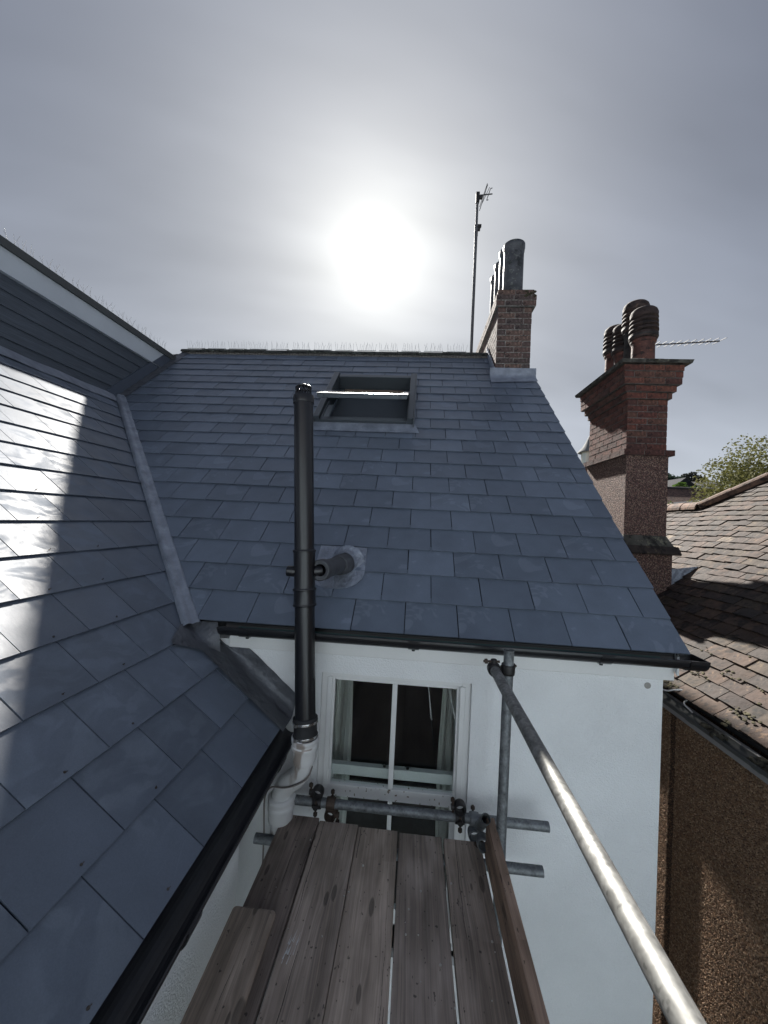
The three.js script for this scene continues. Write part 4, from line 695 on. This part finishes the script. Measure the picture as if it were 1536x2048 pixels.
{
  const b = baseOf(nb); nRoof.position.set(EX - b[0], EY - b[1], -b[2]); nRoof.rotation.order = 'YXZ'; nRoof.rotation.set(PN, -Math.PI / 2, 0); nb.add(nRoof);
  const W = 0.198, G = 0.112, L = 0.19, list = [], geos = [];
  for (let k = 0; k < 10; k++) {                      // tile shapes: a little cambered, uneven tails
    const nx = 3, q = [], j0 = rr(-0.004, 0.004), j1 = rr(-0.004, 0.004), cam = rr(0.001, 0.005), t = 0.013, th = rr(-0.002, 0.002);
    const P = (i, far, bot) => { const s = i / nx, u = 0.002 + s * (W - 0.004); return [u, (far ? 0.006 : 0.024) + cam * 4 * s * (1 - s) + th * (s - 0.5) - (bot ? t : 0), far ? -L : -(mix(j0, j1, s) + (i === 1 ? rr(-0.002, 0.002) : 0))]; };
    for (let i = 0; i < nx; i++) q.push([P(i, 0, 0), P(i + 1, 0, 0), P(i + 1, 1, 0), P(i, 1, 0)]);
    for (let i = 0; i < nx; i++) q.push([P(i, 0, 1), P(i + 1, 0, 1), P(i + 1, 0, 0), P(i, 0, 0)]);
    q.push([P(0, 1, 1), P(0, 0, 1), P(0, 0, 0), P(0, 1, 0)], [P(nx, 0, 1), P(nx, 1, 1), P(nx, 1, 0), P(nx, 0, 0)], [P(0, 0, 1), P(0, 1, 1), P(nx, 1, 1), P(nx, 0, 1)]);
    const g = solid(q), p = g.attributes.position, uv = g.attributes.uv, ou = rr(0, 1.6), ov = rr(0, 1.6); for (let i = 0; i < p.count; i++) uv.setXY(i, p.getX(i) + ou, -p.getZ(i) + p.getY(i) + ov); geos.push(g);
  }
  const drift = (z, v) => 0.016 * Math.sin(z * 1.7 + v * 2) + 0.010 * Math.sin(z * 4.3 + v * 5);
  for (let r = 0; r < 38; r++) for (let k = 0; k < 42; k++) {
    const v = r * G, z = -7.42 + (k + (r % 2) * 0.5) * W; if (z > 0.4 || v + 0.05 > vMax(z + 0.1) || v > 4.1) continue;
    const x = EX + v * cN, y = EY + v * sN, zz = z + 0.1; if (x > 2.37 && x < 2.93 && zz < -4.70 && zz > -5.74) continue;
    const inView = x / -zz < 1.05 && zz < -1.9, dist = Math.hypot(x, y, zz), pale = R() < 0.004 || (zz < -4.6 && zz > -6.1 && x > 3.05 && x < 3.8 && R() < 0.09);
    list.push({ z, v: v + drift(z, v) * 0.9, dist: inView ? dist : dist + 100, m: tileMats[pale ? 6 : Math.floor(R() * 6)], g: geos[Math.floor(R() * 10)], slip: R() < 0.03 ? rr(-0.03, 0.0) : rr(-0.005, 0.005), lift: rr(-0.002, 0.004), tx: rr(-0.03, 0.03), ty: rr(-0.02, 0.02), tz: rr(-0.012, 0.012) });
  }
  list.sort((a, b) => a.dist - b.dist);
  const rest = [];
  list.forEach((t, i) => {
    if (i < 300) { const o = shade(new THREE.Mesh(t.g, t.m)); o.name = 'roof_tile'; o.position.set(t.z, t.lift, -(t.v + t.slip)); o.rotation.set(t.tz, t.ty, t.tx); nRoof.add(o); }
    else if (t.dist < 300) { const o = new THREE.Object3D(); o.position.set(t.z, t.lift, -(t.v + t.slip)); o.rotation.set(t.tz, t.ty, t.tx); o.updateMatrix(); const g = t.g.clone().applyMatrix4(o.matrix), c = new Float32Array(g.attributes.position.count * 3), q = t.m.color; for (let j = 0; j < c.length; j += 3) { c[j] = q.r; c[j + 1] = q.g; c[j + 2] = q.b; } g.setAttribute('color', new THREE.BufferAttribute(c, 3)); rest.push(g); }
  });
  const far = shade(new THREE.Mesh(mergeGeometries(rest), new THREE.MeshStandardMaterial({ map: tileMap, bumpMap: tileBump, bumpScale: 0.004, roughness: 0.86, vertexColors: true, side: THREE.DoubleSide }))); far.name = 'farther_roof_tiles'; far.userData.kind = 'stuff'; nRoof.add(far);
  // moss cushions along the lower tails
  const moss = []; for (let k = 0; k < 700; k++) { const r = Math.floor(R() * R() * 6), z = -3.5 + R() * 1.4, on = fbm(z * 4 + 60, r, 64, 64, 3, 77); if (on < 0.56) continue; const s = rr(0.003, 0.010); moss.push(new THREE.IcosahedronGeometry(s, 1).scale(1.6, 0.5, 1.2).translate(z, 0.026, -(r * G + rr(-0.012, 0.05)))); }
  const mo = shade(new THREE.Mesh(boxUV(mergeGeometries(moss)), mossMat)); mo.name = 'moss'; mo.userData.kind = 'stuff'; nRoof.add(mo);
  // ridge and hip caps, half round
  const cap = (a, b, n, r) => { for (let k = 0; k < n; k++) { const p = a.clone().lerp(b, k / n), q = a.clone().lerp(b, (k + 1.04) / n), g = orient(new THREE.CylinderGeometry(r, r * 1.04, p.distanceTo(q), 16, 1, true, 0, Math.PI).translate(0, p.distanceTo(q) / 2, 0).rotateY(0), v3(0, 0, 0), v3(0, 1, 0)); 
    const d = q.clone().sub(p).normalize(), sd = d.clone().cross(v3(0, 1, 0)).normalize(), up = sd.clone().cross(d), L = p.distanceTo(q), prof = []; for (let i = 0; i <= 10; i++) { const t = Math.PI * i / 10; prof.push([Math.cos(t) * r, Math.sin(t) * r]); } for (let i = 10; i >= 0; i--) { const t = Math.PI * i / 10; prof.push([Math.cos(t) * (r - 0.016), Math.sin(t) * (r - 0.016)]); }
    part(nb, 'ridge_tile', prism(prof, L, (u, w, t) => { const o = p.clone().addScaledVector(sd, u * (1 + 0.06 * t / L)).addScaledVector(up, w * (1 + 0.06 * t / L) - 0.05).addScaledVector(d, t); return [o.x, o.y, o.z]; }), ridgeClay); } };
  const ry = EY + (ridgeX - EX) * sN / cN + 0.03;
  cap(v3(ridgeX, ry, -7.4), v3(ridgeX, ry, hipZ), 4, 0.115);
  cap(v3(ridgeX - 0.02, ry, hipZ - 0.02), v3(ridgeX + 1.25, ry + 1.25 * sN / cN, hipZ + 1.25), 5, 0.115);
  part(nb, 'back_roof', solid([[[ridgeX, ry - 0.03, -7.4], [ridgeX, ry - 0.03, hipZ], [ridgeX + 2, ry - 1.59, hipZ], [ridgeX + 2, ry - 1.59, -7.4]], [[ridgeX, ry - 0.03, hipZ], [ridgeX + 1.25, ry - 0.03 + 1.25 * sN / cN, hipZ + 1.25], [ridgeX + 4.5, ry - 0.03 + 1.25 * sN / cN, hipZ + 1.25], [ridgeX + 5, ry - 0.03, hipZ]]]), tileMats[0]);
  single('white_cable', 'loop of white cable lying in the neighbour gutter', 'cable', bent([v3(2.08, -1.27, -3.62), v3(2.075, -1.262, -3.45), v3(2.085, -1.258, -3.3), v3(2.11, -1.225, -3.24), v3(2.15, -1.215, -3.22), v3(2.16, -1.245, -3.16), v3(2.11, -1.275, -3.13), v3(2.08, -1.285, -3.0)], 0.006, 60, 8), mat(0.7, 0.7, 0.68, 0.4), [2.08, -1.28, -3.6]);
}

// ---------------------------------------------------------------- far things
function leafCrown(center, rad, n, size, seed, clumps = 26) {
  const r = rng(seed), pos = [], cl = [];
  for (let k = 0; k < clumps; k++) { let x, y, z; do { x = r() * 2 - 1; y = r() * 2 - 1; z = r() * 2 - 1; } while (x * x + y * y + z * z > 1 || x * x + y * y + z * z < 0.16); const f = 0.82; cl.push([x * rad[0] * f, y * rad[1] * f, z * rad[2] * f, 0.22 + r() * 0.2]); }
  const a = new THREE.Vector3(), b = new THREE.Vector3(), c = new THREE.Vector3();
  for (let i = 0; i < n; i++) {
    const k = cl[Math.floor(r() * cl.length)]; a.set(r() * 2 - 1, r() * 2 - 1, r() * 2 - 1).normalize().multiplyScalar(Math.cbrt(0.25 + 0.75 * r()) * k[3]);
    const px = center[0] + k[0] + a.x * rad[0], py = center[1] + k[1] + a.y * rad[1], pz = center[2] + k[2] + a.z * rad[2];
    b.set(r() * 2 - 1, r() * 1.4 - 0.7, r() * 2 - 1).normalize(); c.set(r() * 2 - 1, r() * 2 - 1, r() * 2 - 1).cross(b).normalize(); const L = size * (0.6 + r() * 0.8), w = L * 0.36;
    pos.push(px - b.x * L / 2, py - b.y * L / 2, pz - b.z * L / 2, px + c.x * w, py + c.y * w, pz + c.z * w, px + b.x * L / 2, py + b.y * L / 2, pz + b.z * L / 2, px - b.x * L / 2, py - b.y * L / 2, pz - b.z * L / 2, px + b.x * L / 2, py + b.y * L / 2, pz + b.z * L / 2, px - c.x * w, py - c.y * w, pz - c.z * w);
  }
  const g = new THREE.BufferGeometry(); g.setAttribute('position', new THREE.Float32BufferAttribute(pos, 3)); g.computeVertexNormals(); g.setAttribute('uv', new THREE.BufferAttribute(new Float32Array(pos.length / 3 * 2), 2)); return g;
}
const leafMat = (r, g, b) => new THREE.MeshPhysicalMaterial({ color: lin(r, g, b), roughness: 0.8, specularIntensity: 0.3, transmission: 0.35, thickness: 0, side: THREE.DoubleSide });
const bark = mat(0.10, 0.075, 0.055, 0.95);
const groundY = (x, z) => { const d = Math.max(0, -z - 14 + Math.max(0, x) * 0.15); return -H + Math.min(14, d * 0.16); };
function tree(name, label, c, rad, n, size, m, seed, clumps) {
  const gy = groundY(c[0], c[2]) - 0.3, t = thing(name, label, 'tree', [c[0], gy, c[2]]);
  part(t, 'trunk', rod(v3(c[0], gy, c[2]), v3(c[0] + 0.1, c[1] - rad[1] * 0.1, c[2]), rad[0] * 0.085, 10, rad[0] * 0.035), bark);
  for (let k = 0; k < 6; k++) { const a = k * 1.05 + seed, y = c[1] - rad[1] * (0.75 - k * 0.08); part(t, 'limb', rod(v3(c[0] + 0.03, y, c[2]), v3(c[0] + Math.cos(a) * rad[0] * 0.6, y + rad[1] * 0.6, c[2] + Math.sin(a) * rad[2] * 0.6), rad[0] * 0.03, 7, rad[0] * 0.01), bark); }
  part(t, 'crown', leafCrown(c, rad, n, size, seed, clumps), m);
}
tree('broadleaf_tree', 'large olive green tree behind the clay tiled hip', [13.0, 1.0, -14.5], [2.9, 2.7, 2.4], 42000, 0.085, leafMat(0.15, 0.15, 0.055), 11, 110);
tree('broadleaf_tree', 'grey green bushy tree left of the large olive tree, behind the tiled ridge', [10.75, 0.55, -14.2], [0.75, 1.15, 0.8], 9000, 0.07, leafMat(0.15, 0.16, 0.08), 12, 26);
tree('broadleaf_tree', 'dark pine like tree on the far hill beside the red chimney', [37.2, 6.8, -60], [2.6, 2.6, 2.4], 3000, 0.5, leafMat(0.035, 0.055, 0.04), 13);
tree('broadleaf_tree', 'dark round tree on the far hill above the slate roofed house', [40.6, 7.2, -60], [1.9, 2.0, 1.8], 2200, 0.45, leafMat(0.035, 0.04, 0.035), 14);
tree('broadleaf_tree', 'bright green round tree in front of the far dark trees', [26.4, 4.2, -40], [1.5, 1.2, 1.4], 2600, 0.25, leafMat(0.11, 0.19, 0.04), 15);
tree('broadleaf_tree', 'small mid green tree beside the far grey roof', [31.9, 5.0, -41], [1.3, 1.6, 1.2], 2200, 0.25, leafMat(0.09, 0.14, 0.05), 16);
tree('garden_shrub', 'leafy shrub top showing over the clay ridge tiles beside the chimney', [6.15, 0.42, -9.5], [0.5, 0.55, 0.45], 1500, 0.05, leafMat(0.13, 0.16, 0.055), 17, 14);
function farHouse(name, label, cx, z, w, d, y0, eave, ridge, wallM, roofM, axis = 'x') {
  const t = thing(name, label, 'house', [cx, y0, z]);
  part(t, 'wall', box(cx - w / 2, cx + w / 2, y0, eave, z - d / 2, z + d / 2), wallM);
  const o = 0.35, x0 = cx - w / 2 - o, x1 = cx + w / 2 + o, z0 = z + d / 2 + o, z1 = z - d / 2 - o;
  part(t, 'roof', axis === 'x' ? solid([[[x0, eave, z0], [x1, eave, z0], [x1, ridge, z], [x0, ridge, z]], [[x1, eave, z1], [x0, eave, z1], [x0, ridge, z], [x1, ridge, z]], [[x0, eave, z0], [x0, ridge, z], [x0, eave, z1]], [[x1, eave, z0], [x1, eave, z1], [x1, ridge, z]]])
    : solid([[[x0, eave, z0], [cx, ridge, z0], [cx, ridge, z1], [x0, eave, z1]], [[x1, eave, z0], [x1, eave, z1], [cx, ridge, z1], [cx, ridge, z0]], [[x0, eave, z0], [x1, eave, z0], [cx, ridge, z0]], [[x0, eave, z1], [cx, ridge, z1], [x1, eave, z1]]]), roofM);
  return t;
}
const farTile = mat(0.30, 0.17, 0.13, 0.9, { map: tileMap }), farSlate = mat(0.05, 0.055, 0.07, 1, { map: tileMap }), cream = mat(0.62, 0.60, 0.55, 0.9), paneDark = mat(0.05, 0.06, 0.07, 0.2);
{
  const a = farHouse('far_house', 'house with long brown tiled roof behind the neighbouring ridge', 15.6, -26, 9, 6, -5, 1.0, 2.95, cream, farTile);
  part(a, 'ridge_line', rod(v3(10.75, 2.97, -26), v3(20.4, 2.97, -26), 0.10, 8), mat(0.05, 0.045, 0.045, 0.9));
  const b = farHouse('far_house', 'house with white gable boards just behind the clay ridge', 13.75, -22, 1.5, 5, -5, 0.7, 1.72, cream, farSlate, 'z');
  part(b, 'barge_board', hexa([[12.62, 0.66, -19.12], [13.75, 1.70, -19.12], [13.75, 1.84, -19.12], [12.62, 0.80, -19.12]], [[12.62, 0.66, -19.06], [13.75, 1.70, -19.06], [13.75, 1.84, -19.06], [12.62, 0.80, -19.06]]), whitePaint);
  part(b, 'barge_board', hexa([[14.88, 0.66, -19.12], [14.88, 0.80, -19.12], [13.752, 1.84, -19.12], [13.752, 1.70, -19.12]], [[14.88, 0.66, -19.06], [14.88, 0.80, -19.06], [13.752, 1.84, -19.06], [13.752, 1.70, -19.06]]), whitePaint);
  const c = farHouse('far_house', 'house with steep dark slate roof on the far hill', 29.6, -47, 3.6, 4, -2, 4.6, 6.35, cream, farSlate, 'z');
  const d = farHouse('far_house', 'white house with grey roof and small windows on the far hill', 38.6, -57, 5.5, 4, -2, 6.75, 7.55, mat(0.75, 0.75, 0.74, 0.9), farSlate);
  for (let k = 0; k < 4; k++) { const x = 37.0 + k * 0.95, w = part(d, 'window', box(x - 0.3, x + 0.3, 5.7, 6.6, -55.0, -54.96), whitePaint); part(w, 'pane', box(x - 0.23, x + 0.23, 5.77, 6.53, -54.96, -54.94), paneDark); }
  const e = farHouse('far_house', 'house with brown hipped roof behind the red chimney shaft', 11.5, -24, 6, 5, -5, 0.2, 2.2, cream, farTile, 'z');
  // turret with a swept roof and white windows
  const t = thing('turret', 'white windowed turret with swept roof behind the red chimney', 'turret', [16.6, -3, -38]);
  part(t, 'tower', rod(v3(16.6, -3, -38), v3(16.6, 6.0, -38), 1.15, 8), brownBricks[0]); part(t, 'lantern', rod(v3(16.6, 6.0, -38), v3(16.6, 7.45, -38), 0.92, 8), cream);
  for (let k = 0; k < 8; k++) { const a = k * Math.PI / 4 + Math.PI / 8, r = 0.862, g = new THREE.BoxGeometry(0.44, 1.1, 0.06).rotateY(a).translate(16.6 + Math.sin(a) * r, 6.75, -38 + Math.cos(a) * r); const w = part(t, 'window', g, whitePaint); part(w, 'pane', new THREE.BoxGeometry(0.32, 0.95, 0.03).rotateY(a).translate(16.6 + Math.sin(a) * (r + 0.04), 6.75, -38 + Math.cos(a) * (r + 0.04)), glass); }
  part(t, 'roof', lathe([[1.22, -0.05], [1.2, 0.06], [0.8, 0.5], [0.5, 1.1], [0.2, 1.75], [0, 2.3]], v3(16.6, 7.45, -38), v3(16.6, 20, -38), 16), mat(0.16, 0.165, 0.17, 0.9));
  // unseen pale blue houses added behind the camera to bounce sunlight onto the white wall
  for (let q = 1; q < 3; q++) {
    const cx = -13.2 + q * 8.8, h = farHouse('added_fill_house', ['', 'added pale blue house bouncing light across the yard, facing the side slope', 'added pale blue house bouncing light across the yard, facing the pebbledash wall'][q], cx, 10.5, 8.1, 6, -H, 3.6, 6.2, mat(0.58, 0.70, 0.82, 0.9, { map: renderTex }), farTile); h.userData.group = 'added light bouncing houses across the yard';
    for (let k = 0; k < 2; k++) for (const y of [1.4, -1.7, -4.8]) { const x = cx - 1.9 + k * 3.8, w = part(h, 'window', box(x - 0.55, x + 0.55, y - 0.75, y + 0.75, 7.43, 7.49), whitePaint); part(w, 'pane', box(x - 0.46, x + 0.46, y - 0.66, y + 0.66, 7.40, 7.42), paneDark); }
  }
}
renderer.render(scene, camera);
